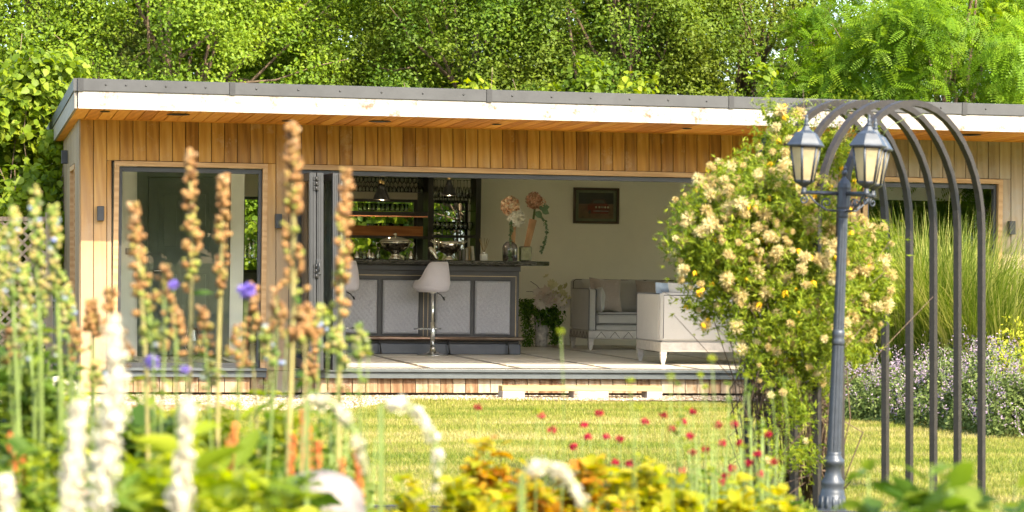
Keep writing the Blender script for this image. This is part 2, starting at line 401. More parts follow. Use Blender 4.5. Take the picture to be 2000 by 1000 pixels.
# mown grass
k = 320000
dd = np.sqrt(rng.uniform(14.3 ** 2, 26.2 ** 2, k)); tt = rng.uniform(-.215, .225, k)
gx = CAM.x + FW.x * dd + RT.x * tt * dd; gy = CAM.y + FW.y * dd + RT.y * tt * dd
keep = (gy < -.98) & ~((gx < 3.4) & (gy > -2.75 + np.clip(gx - 2.3, 0, 1) * 1.9)); gx, gy = gx[keep], gy[keep]; n = len(gx)
def mk_grass():
    m, nt, out = newmat('grass_blade'); at = nd(nt, 'ShaderNodeAttribute', attribute_name='var')
    g = nd(nt, 'ShaderNodeNewGeometry'); mp = nd(nt, 'ShaderNodeMapping'); mp.inputs['Scale'].default_value = (.3, 1.25, 1); nt.links.new(g.outputs['Position'], mp.inputs[0])
    nn = ramp(nt, noise(nt, mp.outputs[0], 1.5, 5, .72), [(.36, (0, 0, 0)), (.66, (.72, .72, .72))])
    ad = nd(nt, 'ShaderNodeMath', operation='MULTIPLY_ADD'); nt.links.new(at.outputs['Fac'], ad.inputs[0]); ad.inputs[1].default_value = .38; nt.links.new(nn, ad.inputs[2])
    c = ramp(nt, ad.outputs[0], [(.1, (.095, .15, .014)), (.42, (.19, .22, .028)), (.72, (.32, .29, .075)), (1, (.46, .39, .18))])
    b = nd(nt, 'ShaderNodeBsdfPrincipled'); nt.links.new(c, b.inputs['Base Color']); b.inputs['Roughness'].default_value = .6; b.inputs['Specular IOR Level'].default_value = .2
    t = nd(nt, 'ShaderNodeBsdfTranslucent'); nt.links.new(c, t.inputs[0]); mx = nd(nt, 'ShaderNodeMixShader'); mx.inputs[0].default_value = .35
    nt.links.new(b.outputs[0], mx.inputs[1]); nt.links.new(t.outputs[0], mx.inputs[2]); nt.links.new(mx.outputs[0], out.inputs[0]); return m
M['grass'] = mk_grass()
scatter('grass', [(-.09, 0, 0), (.09, 0, 0), (0, .25, 1)], [(0, 1, 2)], np.stack([gx, gy, soilz(gx)], 1), M['grass'], frames(nrm(np.array([0, 0, 1.]) + rng.normal(size=(n, 3)) * .35)), rng.uniform(.018, .042, n) * np.where(gy > -1.25, 1.5, 1.), kind='stuff', label='short mown sun-bleached lawn grass')

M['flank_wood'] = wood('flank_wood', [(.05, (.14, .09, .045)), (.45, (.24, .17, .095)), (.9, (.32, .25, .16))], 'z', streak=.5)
# ================================================================== GARDEN ROOM
room = thing('garden_room', (0, 0, 0), 'long flat-roofed timber garden room with open glass doors', 'building')
H, SOF, FAL = 2.07, 2.556, .015     # head of openings, soffit at the wall, roof fall to the back
XE = 13.6; YB = 7.9
wx0, wx1 = Xf(228), Xf(508)         # left window
ox0, ox1 = Xf(577), Xf(1575)        # folding-door opening
rx0, rx1 = Xf(1690), Xf(1945)       # right window
OV, SOV = 1.40, .10
def lz(x, z): return z - SL * x
def longbox(name, x0, x1, y0, y1, z0, z1, mat, parent=room, c=0., **kw):   # a member that follows the fall of the site
    mb = MB(); mb.box(0, y0, z0, x1 - x0, y1, z1, c)
    return mb.build(name, mat, parent, loc=(x0, 0, -SL * x0), rot=(0, SL, 0), **kw)
# --- structural shell behind the boards
T0, T1 = .022, .22
for a, b in ((0.03, wx0 - .06), (wx1 + .06, ox0 - .001), (ox1 + .001, rx0 - .06), (rx1 + .06, XE)):
    longbox('wall', a, b, T0, T1, -.02, SOF + .0, M['render_dark'])
for a, b in ((wx0 - .06, wx1 + .06), (ox0 - .001, ox1 + .001), (rx0 - .06, rx1 + .06)):
    longbox('wall', a + .001, b - .001, T0 + .001, T1 - .001, H + .045, SOF + .001, M['render_dark'])
    longbox('wall', a + .001, b - .001, T1, T1 + .02, H + .05, SOF - .05, M['wall_paint'])
longbox('plinth', .03, XE, .03, T1, GZ + .02, -.025, M['render_dark'])
# back wall with the long window
bx = [Xf(455, YB), Xf(470, YB), Xf(812, YB), Xf(840, YB), Xf(912, YB)]
wz0, wz1 = .95, 1.98
longbox('wall', 0, bx[1], YB, YB + .2, 0, 2.5, M['wall_paint'])
longbox('wall', bx[2], bx[3], YB, YB + .2, 0, 2.5, M['green_door'])
bw0, bw1 = 10.4, 13.2              # unseen window, added at the far right of the back wall to brighten the room
longbox('wall', bx[4], bw0, YB, YB + .2, 0, 2.5, M['wall_paint']); longbox('wall', bw1, XE, YB, YB + .2, 0, 2.5, M['wall_paint']); longbox('wall', bw0 + .001, bw1 - .001, YB + .001, YB + .199, 2.1, 2.5, M['wall_paint'])
mb = MB(); mb.box(0, YB + .05, .0, .05, YB + .11, 2.1); mb.box(bw1 - bw0 - .05, YB + .05, 0, bw1 - bw0, YB + .11, 2.1); mb.box(1.38, YB + .05, 0, 1.43, YB + .11, 2.1)
wn = mb.build('window', M['alu'], room, loc=(bw0, 0, -SL * bw0), rot=(0, SL, 0)); mb = MB(); mb.box(.051, YB + .08, 0.01, 1.379, YB + .086, 2.09); mb.build('pane', M['pane'], wn); mb = MB(); mb.box(1.431, YB + .08, 0.01, bw1 - bw0 - .051, YB + .086, 2.09); mb.build('pane', M['pane'], wn)
for a, b in ((bx[1], bx[2]), (bx[3], bx[4])):
    longbox('wall', a + .002, b - .002, YB + .002, YB + .198, 0, wz0, M['green_door'])
    longbox('wall', a + .002, b - .002, YB + .002, YB + .198, wz1, 2.5, M['wall_paint'])
    f = MB()
    for q in ((0, 0, .04, 1), (b - a - .04, 0, b - a, 1)): f.box(q[0], YB + .06, wz0, q[2], YB + .11, wz1)
    f.box(.04, YB + .062, wz0, b - a - .04, YB + .108, wz0 + .04); f.box(.04, YB + .062, wz1 - .04, b - a - .04, YB + .108, wz1)
    wn = f.build('window', M['black'], room, loc=(a, 0, -SL * a), rot=(0, SL, 0))
    p = MB(); p.box(.04, YB + .08, wz0 + .04, b - a - .04, YB + .086, wz1 - .04); p.build('pane', M['pane'], wn)
# side walls (left one seen from outside), partitions, ceiling
dY0, dY1 = 1.05, 2.0                 # side door
def sidewall(x0, x1, y0, y1, z0, z1, mat, name='wall'):
    mb = MB(); mb.box(x0, y0, z0, x1, y1, z1); return mb.build(name, mat, room, loc=(0, 0, -SL * x0))
sidewall(.03, .2, T1 + .001, dY0 - .04, -.02, SOF - .02, M['render_dark']); sidewall(.03, .2, dY1 + .04, YB, -.02, SOF - .12, M['render_dark'])
sidewall(.031, .199, dY0 - .039, dY1 + .039, H + .05, SOF - .05, M['render_dark'])
sidewall(.2, .22, T1 + .02, YB - .001, .0, 2.42, M['wall_white']); sidewall(XE - .2, XE, T1, 1.2, -.2, 2.45, M['wall_paint']); sidewall(XE - .2, XE, 6.4, YB + .2, -.2, 2.45, M['wall_paint'])
sidewall(XE - .2, XE, 1.2, 6.4, 2.1, 2.45, M['wall_paint']); sidewall(XE - .2, XE, 1.2, 6.4, -.3, .0, M['wall_paint'])
mb = MB(); mb.box(XE - .1, 1.2, .001, XE - .04, 1.26, 2.099); mb.box(XE - .1, 6.34, .001, XE - .04, 6.4, 2.099); mb.box(XE - .1, 3.77, .001, XE - .04, 3.83, 2.099)
wn = mb.build('window', M['alu'], room, loc=(0, 0, -SL * XE))  # end-wall glazing out of view, added to let more daylight inside
for a_, b_ in ((1.261, 3.769), (3.831, 6.339)):
    mb = MB(); mb.box(XE - .08, a_, .002, XE - .07, b_, 2.098); mb.build('pane', M['pane'], wn)
sidewall(.031, .199, T1, YB + .18, GZ + .02, -.022, M['render_dark'])
longbox('ceiling', .03, XE, T1 + .021, YB + .001, 2.40, 2.44, M['ceil'])
# lobby partition with the green door (plane at Y = 3)
PY = 3.0
pxa, pxb, pxc, pxd = Xf(268, PY), Xf(447, PY), Xf(473, PY), Xf(288, PY)
longbox('partition_wall', .22, pxa, PY, PY + .1, 0, 2.40, M['wall_white'])
longbox('partition_wall', pxb, pxc, PY, PY + .1, 0, 2.40, M['wall_white'])
sidewall(pxc - .1, pxc, PY + .1, YB - .002, 0, 2.36, M['wall_paint'], 'partition_wall')
longbox('skirting', .222, pxa - .002, PY - .015, PY, 0, .16, M['wall_white']); longbox('skirting', pxb, pxc + .012, PY - .015, PY, 0, .16, M['wall_white'])
fr = MB(); W_ = pxb - pxa
fr.box(0, PY - .02, 0, .12, PY + .1, 2.40); fr.box(W_ - .08, PY - .02, 0, W_, PY + .1, 2.40); fr.box(.12, PY - .018, 2.06, W_ - .08, PY + .1, 2.40)
idr = fr.build('interior_door', M['green_door'], room, loc=(pxa, 0, -SL * pxa))
lf = MB(); lf.box(.127, PY + .012, .006, W_ - .087, PY + .05, 2.052)
leaf = lf.build('door_leaf', M['green_door'], idr)
lw = W_ - .087 - .127
for (u0, u1, z0, z1) in ((.14, .46, 1.2, 1.92), (.54, .86, 1.2, 1.92), (.14, .46, .2, 1.0), (.54, .86, .2, 1.0)):
    pm = MB(); a, b = .127 + lw * u0, .127 + lw * u1
    for q in ((a, z0, b, z0 + .02), (a, z1 - .02, b, z1), (a, z0 + .02, a + .02, z1 - .02), (b - .02, z0 + .02, b, z1 - .02)): pm.box(q[0], PY + .002, q[1], q[2], PY + .012, q[3])
    pm.box(a + .06, PY + .004, z0 + .06, b - .06, PY + .012, z1 - .06, .004); pm.build('panel', M['green_door'], idr)
hm = MB(); hm.tube([(.19, PY + .01, .98), (.19, PY - .05, .98), (.29, PY - .05, .98)], .009, 8); hm.build('handle', M['steel'], idr)
tm = MB(); tm.box(0, PY - .02, 0, .11, PY, .075, .004); q = W(245, 497, PY); tm.build('control_panel', M['black'], room, loc=(q.x, 0, q.z))
# --- cladding boards: each its own part
PITCH = .1345
bvar = []
def boardmesh(wd, h, th=.02, c=.003):
    mb = MB(); mb.box(-wd / 2, -th, 0, wd / 2, 0, h, c); return mb
cache = {}
def board(name, x, y, z0, z1, mat, wd=PITCH - .006, rotz=0, jit=True):
    h = round(z1 - z0, 3); key = (round(wd, 3), h, mat.name)
    if key not in cache: cache[key] = boardmesh(wd, h).mesh(name, mat)
    dy = random.uniform(-.0025, .0025) if jit else 0
    return put(name, cache[key], room, (x, y + dy, z0), (0, 0, rotz + (random.uniform(-.012, .012) if jit else 0)))
nb = int((XE - .02) / PITCH)
for i in range(nb):
    x = .02 + PITCH * (i + .5); top = SOF - SL * x
    inn = lambda a, b: a - .035 < x < b + .035
    grey = x > Xf(1690) - random.uniform(-.6, .6)
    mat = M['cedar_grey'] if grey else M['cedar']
    if (wx0 - .05 - PITCH / 2 < x < wx1 + .05 + PITCH / 2) or (ox0 - PITCH / 2 < x < ox1 + PITCH / 2) or (rx0 - .05 - PITCH / 2 < x < rx1 + .05 + PITCH / 2):
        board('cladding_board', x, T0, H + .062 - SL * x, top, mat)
        # narrow rips beside the trims
        for e, sg in ((wx0 - .05, -1), (wx1 + .05, 1), (ox0 - .0, -1), (ox1 + .0, 1), (rx0 - .05, -1), (rx1 + .05, 1)):
            lo, hi = x - PITCH / 2 + .003, x + PITCH / 2 - .003
            if sg < 0: hi2, lo2 = min(hi, e - .004), lo
            else: lo2, hi2 = max(lo, e + .004), hi
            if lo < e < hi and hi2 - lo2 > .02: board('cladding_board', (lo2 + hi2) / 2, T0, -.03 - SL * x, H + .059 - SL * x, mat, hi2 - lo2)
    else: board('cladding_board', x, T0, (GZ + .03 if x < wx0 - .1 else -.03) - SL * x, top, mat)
    if x > wx0 - .1: board('plinth_board', x, T0 - .004, GZ + .035 - SL * x, -.034 - SL * x, M['plinth_wood'])
# left flank, boards along Y
for i in range(int((YB + .2) / PITCH)):
    y = .02 + PITCH * (i + .5)
    top = SOF - FAL * (y) + .0
    if dY0 - .06 - PITCH / 2 < y < dY1 + .06 + PITCH / 2: z0 = H + .06
    else: z0 = GZ + .03
    h = round(top - z0, 2)
    key = ('s', h)
    if key not in cache: cache[key] = boardmesh(PITCH - .006, h).mesh('cladding_board', M['flank_wood'])
    put('cladding_board', cache[key], room, (.028 + random.uniform(-.002, .002), y, z0), (0, 0, -math.pi / 2))
# side door (timber lining, recessed leaf)
mb = MB(); mb.box(-.0, dY0 - .04, -.02, .2, dY0, H + .05); mb.box(-.0, dY1, -.02, .2, dY1 + .04, H + .05); mb.box(.0, dY0, H, .2, dY1, H + .05)
sdr = mb.build('side_door', M['trim_wood'], room)
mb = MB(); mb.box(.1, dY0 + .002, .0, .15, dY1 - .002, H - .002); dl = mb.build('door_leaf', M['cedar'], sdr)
mb = MB(); mb.tube([(.1, dY0 + .1, 1), (.05, dY0 + .1, 1), (.05, dY0 + .22, 1)], .01); mb.build('handle', M['black'], sdr)
# --- window trims and frames
def trim(x0, x1):
    mb = MB(); L = x1 - x0
    mb.box(-.052, -.014, -.028, -.002, .10, H + .005); mb.box(L + .002, -.014, -.028, L + .052, .10, H + .005); mb.box(-.052, -.016, H + .006, L + .052, .10, H + .056)
    return mb.build('window_trim', M['trim_wood'], room, loc=(x0, 0, -SL * x0), rot=(0, SL * 1., 0))
for x0, x1 in ((wx0, wx1), (rx0, rx1)):
    trim(x0, x1); L = x1 - x0
    mb = MB(); mb.box(0, .04, 0, .035, .11, H, .003); mb.box(L - .035, .04, 0, L, .11, H, .003); mb.box(.035, .042, H - .05, L - .035, .108, H); mb.box(.035, .042, 0, L - .035, .108, .045)
    wn = mb.build('window', M['alu'], room, loc=(x0, 0, -SL * x0), rot=(0, SL, 0))
    mb = MB(); mb.box(.03, .07, .04, L - .03, .08, H - .04); mb.build('pane', M['pane'], wn)
    longbox('window_sill', x0 - .06, x1 + .06, -.10, .12, -.032, -.002, M['alu_light'], c=.003)
    longbox('window_sill', x0 - .06, x1 + .06, -.06, .12, -.10 + .001, -.0335, M['alu_light'], c=.003)
# head of the wide opening
longbox('head_trim', ox0 - .05, ox1 + .05, -.016, .12, H + .006, H + .058, M['trim_wood'])
longbox('door_track', ox0, ox1, .03, .14, H - .045, H + .004, M['alu'])
mb = MB(); mb.box(0, .03, 0, .06, .14, H - .05, .003); mb.build('door_jamb', M['alu'], room, loc=(ox1 - .06, 0, -SL * ox1)); 
mb = MB(); mb.box(0, .03, 0, .05, .14, H - .05, .003); mb.build('door_jamb', M['alu'], room, loc=(ox0, 0, -SL * ox0))
longbox('threshold', ox0 - .02, ox1, -.10, -.02, -.036, -.008, M['alu_light'], c=.003)
longbox('threshold', ox0 - .02, ox1, -.015, .16, -.02, .001, M['steel'], c=.002)
longbox('threshold', ox0 - .02, ox1, -.07, .0, -.105, -.0375, M['alu_light'], c=.004)
# --- folded door leaves standing out from the threshold
def hinge_mb():
    mb = MB()
    for z in (-.05, 0, .05): mb.box(-.03, -.008, z - .02, .03, 0, z + .02, .002); mb.tube([(0, -.012, z - .02), (0, -.012, z + .02)], .009, 8)
    return mb
hm = hinge_mb().mesh('hinge', M['black'])
def doorleaf(x, y0, length, ang, hinges=False, lock=False):
    h = H - .06; L = length
    mb = MB(); t = .035
    mb.box(-t, 0, .02, t, .07, h, .004); mb.box(-t, L - .07, .02, t, L, h, .004); mb.box(-t + .001, .07, h - .07, t - .001, L - .07, h); mb.box(-t + .001, .07, .02, t - .001, L - .07, .11)
    mb.box(-t * .5, -.006, .04, -t * .1, .0, h - .02); mb.box(t * .2, -.006, .04, t * .6, .0, h - .02)
    d = mb.build('folding_door', M['alu'], room, loc=(x, y0 , -SL * x), rot=(0, 0, ang))
    mb = MB(); mb.box(-.008, .065, .1, .008, L - .065, h - .065); mb.build('pane', M['pane'], d)
    if hinges:
        for z in (.22, 1.02, 1.9): put('hinge', hm, d, (t - .0, -.006, z))
    if lock:
        mb = MB(); mb.box(-.018, -.009, .12, .004, -.001, h - .08); mb.build('lock_rail', M['steel'], d)
        mb = MB(); mb.box(-.03, -.016, .96, .0, -.010, 1.08, .002); mb.build('lock_plate', M['wall_white'], d)
    return d
xa = Xf(604, -1.05)
doorleaf(xa + .035, -1.05, 1.10, .0, hinges=True)
doorleaf(xa + .112, -1.04, 1.09, -.0)
doorleaf(xa + .275, -1.03, 1.08, .035)
doorleaf(xa + .335, -1.05, 1.10, .0, lock=True)
mb = MB(); mb.box(0, -.02, 0, .05, 0, .16, .006); mb.tube([(.025, -.02, .04), (.025, -.05, .04), (.025, -.05, .13)], .008)
mb.build('door_handle', M['alu'], room, loc=(xa + .07, -1.05, .98 - SL * xa))
# --- roof
ZF = 2.577                         # underside of the fascia at the front
fz = lambda y: ZF - FAL * (y + OV)
segs = [-SOV, Xf(808, -OV), Xf(1303, -OV), Xf(1600, -OV), XE + .2]
for a, b in zip(segs[:-1], segs[1:]):
    longbox('fascia_board', a + (.0 if a < 0 else .001), b - .001, -OV, -OV + .025, ZF, ZF + .170, M['fascia_paint'])
mb = MB(); Ls = YB + .9 + OV
mb.box(0, .026, 0, .025, Ls, .170); mb.build('fascia_board', M['fascia_shaded'], room, loc=(-SOV, -OV, ZF + SL * SOV), rot=(-FAL, 0, 0))
mb = MB(); mb.box(-.012, .0, .171, .03, Ls, .292); mb.build('roof_flashing', M['flash'], room, loc=(-SOV, -OV, ZF + SL * SOV), rot=(-FAL, 0, 0))
fj = [-SOV, Xf(441, -OV), Xf(943, -OV), Xf(1416, -OV), Xf(1872, -OV), XE + .2]
for a, b in zip(fj[:-1], fj[1:]):
    longbox('roof_flashing', a + .002, b - .002, -OV - .014, -OV + .10, ZF + .170, ZF + .292, M['flash'], c=.004)
    longbox('flashing_joint', (a if a > 0 else a - .008) , (a if a > 0 else a - .008) + .055, -OV - .018, -OV + .102, ZF + .167, ZF + .2955, M['flash_joint'])
    k = 6
    for i in range(k):
        x = a + .30 + i * (b - a - .5) / (k - 1)
        mb = MB(); mb.ball((0, 0, 0), .011, 8, 4, (1, .5, 1)); mb.build('screw_cap', M['black'], room, loc=(x, -OV - .015, ZF + .235 - SL * x))
mb = MB(); mb.box(0, .03, 0, XE + .2 + SOV - .03, Ls, .16); mb.build('roof_deck', M['flash'], room, loc=(-SOV + .026, -OV, ZF + .06), rot=(-FAL, SL, 0))
# soffit boards running front to back
i = 0; x = -SOV + .028
scache = {}
while x < XE:
    wd = PITCH - .010
    if 'f' not in scache:
        mb = MB(); mb.box(0, .03, 0, wd, OV + .01, .018, .002); scache['f'] = mb.mesh('soffit_board', M['cedar_soffit'])
    put('soffit_board', scache['f'], room, (x, -OV, ZF - .0005 - SL * x + random.uniform(-.001, .001)), (-FAL - .006, SL, 0)); x += PITCH
mb = MB(); mb.box(.026, OV + .012, 0, SOV + .02, Ls, .018); mb.build('soffit_board', M['cedar_soffit'], room, loc=(-SOV, -OV, ZF - .001 + SL * SOV), rot=(-FAL, 0, 0))
longbox('soffit_bead', 0, XE, -.018, .0, SOF - .012, SOF + .002, M['cedar_soffit'])
def ring(px, py, r, name):
    q = None
    for k in range(16):
        y = -OV + .08 + k * .08; p = W(px, py, y); z = ZF - FAL * (y + OV) - SL * p.x - .006 * (y + OV)
        if q is None or abs(p.z - z) < q[0]: q = (abs(p.z - z), p.x, y, z)
    mb = MB(); mb.lathe([(r, 0), (r, -.006), (r * .8, -.008), (r * .72, .002)], 20); mb.lathe([(r * .72, .0), (.001, .0)], 20)
    mb.build(name, M['black'], room, loc=(q[1], q[2], q[3] - .004))
for px, py in ((205, 217), (560, 235), (970, 242), (1342, 250)): ring(px, py, .05, 'downlight')
for px, py in ((348, 222.5), (742, 235.5), (1895, 262)): ring(px, py, .115, 'ceiling_speaker')
# wall lights
def wlight(x, y, z, rz):
    mb = MB(); mb.box(-.035, -.07, -.075, .035, 0, .075, .004); mb.build('wall_light', M['alu'], room, loc=(x, y, z), rot=(0, 0, rz))
q = W(196, 417, -.0); wlight(q.x, -.004, q.z, 0)
q = W(543, 432, 0); wlight(q.x, -.004, q.z, 0)
q = W(1973, 445, 0); wlight(q.x, -.004, q.z, 0)
wlight(-.002, 2.5, 2.25, -math.pi / 2)
# --- floor: pale panels with dark strips between
def tilemat():
    m, nt, out = newmat('floor_panel'); v = coords(nt, (3, 14, 3)); n = noise(nt, v, 2, 5, .6)
    oi = nd(nt, 'ShaderNodeObjectInfo'); a = nd(nt, 'ShaderNodeMath', operation='MULTIPLY_ADD'); nt.links.new(oi.outputs['Random'], a.inputs[0]); a.inputs[1].default_value = .4; nt.links.new(n, a.inputs[2])
    bsdf(nt, out, ramp(nt, a.outputs[0], [(.3, (.46, .41, .34)), (1., (.64, .59, .50))]), .34, spec=.5); return m
M['tile'] = tilemat(); M['strip'] = plain('floor_strip', (.16, .13, .105), .4, 0, .15, 5)
longbox('floor_slab', .2, XE, .17, YB, -.06, -.008, M['strip'])
GX0 = Xf(837, .1) - 5 * 1.0; tw = 1.0; gp = .085
tm = {}
nxx = int((XE - .3) / tw) + 6
for i in range(nxx):
    for j in range(10):
        x0 = GX0 + i * tw; y0 = .2 + j * .8
        if x0 < .2 or x0 + tw > XE: continue
        if 'm' not in tm:
            mb = MB(); mb.box(gp / 2, .0, 0, tw - gp / 2, .80 - .07, .012, .0015); tm['m'] = mb.mesh('floor_panel', M['tile'])
        put('floor_panel', tm['m'], room, (x0, y0, -.0125 - SL * x0), (0, SL, 0))
# ================================================================== FURNITURE INSIDE
def fabric(name, c, sc_=300, var=.1):
    m, nt, out = newmat(name); v = coords(nt); n = noise(nt, v, sc_, 2); n2 = noise(nt, v, 6, 4)
    c2 = mixc(nt, .5, ramp(nt, n, [(.35, tuple(x * (1 - var * 2) for x in c)), (.65, tuple(min(1, x * (1 + var)) for x in c))]), ramp(nt, n2, [(.3, tuple(x * .9 for x in c)), (.7, tuple(min(1, x * 1.06) for x in c))]))
    bsdf(nt, out, c2, .9, bump=n, bstr=.4, bdist=.002, spec=.15, sheen=.3); return m
M['fab'] = fabric('grey_linen', (.44, .42, .38)); M['fab_dark'] = fabric('grey_piping', (.05, .05, .055)); M['fab_tan'] = fabric('taupe_velvet', (.36, .30, .25), 120, .2)
M['fab_blue'] = fabric('blue_grey_linen', (.30, .36, .42)); M['velvet'] = fabric('lilac_velvet', (.52, .49, .53)); M['quilt'] = fabric('quilted_velvet', (.37, .37, .39), 90, .15)
M['sofa_wood'] = plain('washed_wood', (.50, .46, .40), .6, 0, .15, 9); M['sofa_groove'] = plain('wood_groove', (.12, .10, .085), .7)
M['bar'] = plain('bar_paint', (.026, .025, .024), .42, 0, .1); M['gold'] = plain('brass', (.75, .52, .22), .25, 1., .05); M['copper'] = plain('copper', (.32, .22, .16), .35, .9, .15)
M['silver'] = plain('silverware', (.72, .68, .60), .12, 1., .08, 14, .05); M['paper'] = plain('kraft_roll', (.50, .30, .16), .7); M['white'] = plain('white_ceramic', (.75, .75, .73), .4)
M['mirror'] = plain('mirrored_glaze', (.32, .30, .30), .12, .8, .3, 20)
M['dark_box'] = plain('shelf_black', (.018, .018, .018), .5)
def marble():
    m, nt, out = newmat('black_marble'); v = coords(nt, (1, 1, 3), rnd_off=False); n = noise(nt, v, 4.5, 8, .75, 1.6)
    c = ramp(nt, n, [(.44, (.012, .012, .013)), (.49, (.02, .02, .022)), (.505, (.22, .21, .19)), (.52, (.03, .03, .03)), (.60, (.015, .015, .016)), (.625, (.16, .15, .13)), (.65, (.015, .015, .016))])
    bsdf(nt, out, c, .15, spec=.5); return m
M['marble'] = marble()
BY = 4.2
bx0 = Xf(560, BY); 
def L(px, Y=BY): return Xf(px, Y) - bx0
bar = thing('bar_counter', (bx0, BY, -SL * bx0), 'dark painted bar with quilted grey panels and black marble top', 'bar counter', rot=(0, SL, 0))
bw = L(1012)
mb = MB(); mb.box(0, 0.0, .13, bw, .55, 1.095, .004); mb.box(-.01, -.03, 1.02, bw + .012, .56, 1.0945, .004); mb.build('carcass', M['bar'], bar)
mb = MB(); mb.box(0, -.045, 0, bw + .02, .57, .128, .006); mb.build('plinth', plain('plinth_paint', (.06, .07, .085), .3), bar)
mb = MB(); mb.box(0, -.02, .129, bw + .008, .56, .16, .006); mb.build('moulding', M['bar'], bar)
mb = MB(); mb.box(-.05, -.14, 1.096, L(1040), .62, 1.15, .008); mb.box(-.05, -.15, 1.112, L(1040) + .01, .6, 1.151, .012); mb.box(L(985), .63, 1.096, L(1065, 5.0), 1.1, 1.151, .008)
mb.build('marble_top', M['marble'], bar)
def quiltmesh(wd, h):
    nx, nz = 46, 64; vs = []
    for j in range(nz + 1):
        for i in range(nx + 1):
            u, v = i / nx, j / nz; x, z = u * wd, v * h
            a, b = (x + z * .8) / .062, (x - z * .8) / .062
            q = min(abs(a - round(a)), abs(b - round(b)))
            e = min(u, 1 - u) * wd, min(v, 1 - v) * h; ed = min(min(e) / .02, 1)
            vs.append((x, -.004 - .022 * ed ** .5 - .008 * min(q / .16, 1) ** .7 * ed, z))
    fs = [(j * (nx + 1) + i, j * (nx + 1) + i + 1, (j + 1) * (nx + 1) + i + 1, (j + 1) * (nx + 1) + i) for j in range(nz) for i in range(nx)]
    b0 = len(vs); vs += [(0, 0, 0), (wd, 0, 0), (wd, 0, h), (0, 0, h)]
    fs += [tuple(range(nx, -1, -1)) + (b0, b0 + 1)][:0]
    mb = MB(); mb.add(vs[:b0], fs, True)
    mb.box(.001, -.006, .001, wd - .001, -.0005, h - .001); return mb
for a, b in ((662, 735), (746, 816), (849, 917), (926, 995)):
    q = quiltmesh(L(b) - L(a), .655); q.build('upholstered_panel', M['quilt'], bar, loc=(L(a), 0, .245))
    fr = MB(); w0 = L(b) - L(a)
    for r in ((-.014, -.014, -.003, .669), (w0 + .003, -.014, w0 + .014, .669), (-.003, -.014, w0 + .003, -.003), (-.003, .658, w0 + .003, .669)): fr.box(r[0], -.009, r[1], r[2], -.001, r[3])
    fr.build('panel_frame', M['dark_box'], bar, loc=(L(a), 0, .245))
mb = MB(); mb.box(.1, -.004, .955, L(1006) + .004, .001, .963); mb.box(L(1006) - .004, -.0045, .17, L(1006) + .003, .001, .9545)
for p in (826, 834.5): mb.box(L(p) - .003, -.004, .17, L(p) + .003, .001, .9545)
mb.build('brass_inlay', plain('dull_brass', (.35, .27, .15), .45, .6, .1), bar)
mb = MB(); mb.tube([(0, -.13, .195), (bw + .03, -.13, .195)], .024, 12); mb.build('foot_rail', M['copper'], bar)
rb = MB(); rb.tube([(0, -.03, .17), (0, -.09, .15), (0, -.13, .17)], .009, 6); rb.tube([(0, -.13, .17), (0, -.125, .09), (0.01, -.12, .0)], [.009, .007, .012], 6); rb.ball((0, -.06, .12), .014); rbm = rb.mesh('rail_bracket', M['black'])
for p in (742, 876, 992): put('rail_bracket', rbm, bar, (L(p, BY - .1), 0, .005))
# bar stools
def stoolmesh():
    mb = MB(); N = 28; rows = [(0.0, .86), (.05, .95), (.2, 1.02), (.45, 1.0), (.75, .95), (.94, .90), (1.0, .86)]
    vs = []; 
    for inner in (0, 1):
        for (t, sc_) in rows:
            for k in range(N + 1):
                a = R(-125 + 250 * k / N)           # 0 = back of the seat (towards -Y)
                q_ = min(1, max(0, (abs(a) - .75) / 1.15)); q_ = q_ * q_ * (3 - 2 * q_); ht = .33 - .22 * q_
                r = (.215 if not inner else .188) * sc_
                vs.append((r * math.sin(a) * .95, -r * math.cos(a) * (1.0 if abs(a) < 1.57 else 1.35), -.0 + (ht if t > 0 else 0) * t - (0.02 if t == 0 else 0)))
    m = len(rows); n1 = N + 1; f = []
    for s in (0, 1):
        o = s * m * n1
        for i in range(m - 1):
            for k in range(N):
                q = (o + i * n1 + k, o + i * n1 + k + 1, o + (i + 1) * n1 + k + 1, o + (i + 1) * n1 + k)
                f.append(q if not s else q[::-1])
    o = m * n1
    for k in range(N): f.append(((m - 1) * n1 + k, (m - 1) * n1 + k + 1, o + (m - 1) * n1 + k + 1, o + (m - 1) * n1 + k)[::1])
    for i in range(m - 1):
        f.append((i * n1, (i + 1) * n1, o + (i + 1) * n1, o + i * n1)); f.append((i * n1 + N, o + i * n1 + N, o + (i + 1) * n1 + N, (i + 1) * n1 + N))
    mb.add(vs, f, True)
    return mb
def stool(loc, rz, label):
    t = thing('bar_stool', loc, label, 'bar stool', 'bar stools in front of the counter', (0, 0, rz))
    stoolmesh().build('seat_shell', M['velvet'], t, loc=(0, 0, .80))
    mb = MB(); mb.lathe([(.02, -.03), (.16, -.025), (.195, .0), (.205, .04), (.18, .085), (.1, .10), (.001, .10)], 28); mb.build('seat_cushion', M['velvet'], t, loc=(0, 0, .79), )
    mb = MB(); mb.lathe([(.19, .002), (.185, .010), (.10, .025), (.045, .055), (.036, .09), (.034, .10)], 28); mb.build('base', M['steel'], t)
    mb = MB(); mb.lathe([(.030, .09), (.030, .40), (.020, .405), (.020, .74), (.06, .765)], 18); mb.build('column', M['steel'], t)
    mb = MB(); pts = [(.03, 0, .32), (.16, .04, .32), (.17, .14, .32), (.0, .20, .32), (-.17, .14, .32), (-.16, .04, .32), (-.03, 0, .32)]; mb.tube(pts, .010, 8); mb.build('footrest', M['steel'], t)
    mb = MB(); mb.tube([(.02, -.02, .77), (.09, -.05, .73), (.13, -.06, .68)], .006, 6); mb.tube([(.12, -.058, .70), (.137, -.062, .665)], .011, 6); mb.build('lever', M['black'], t)
    return t
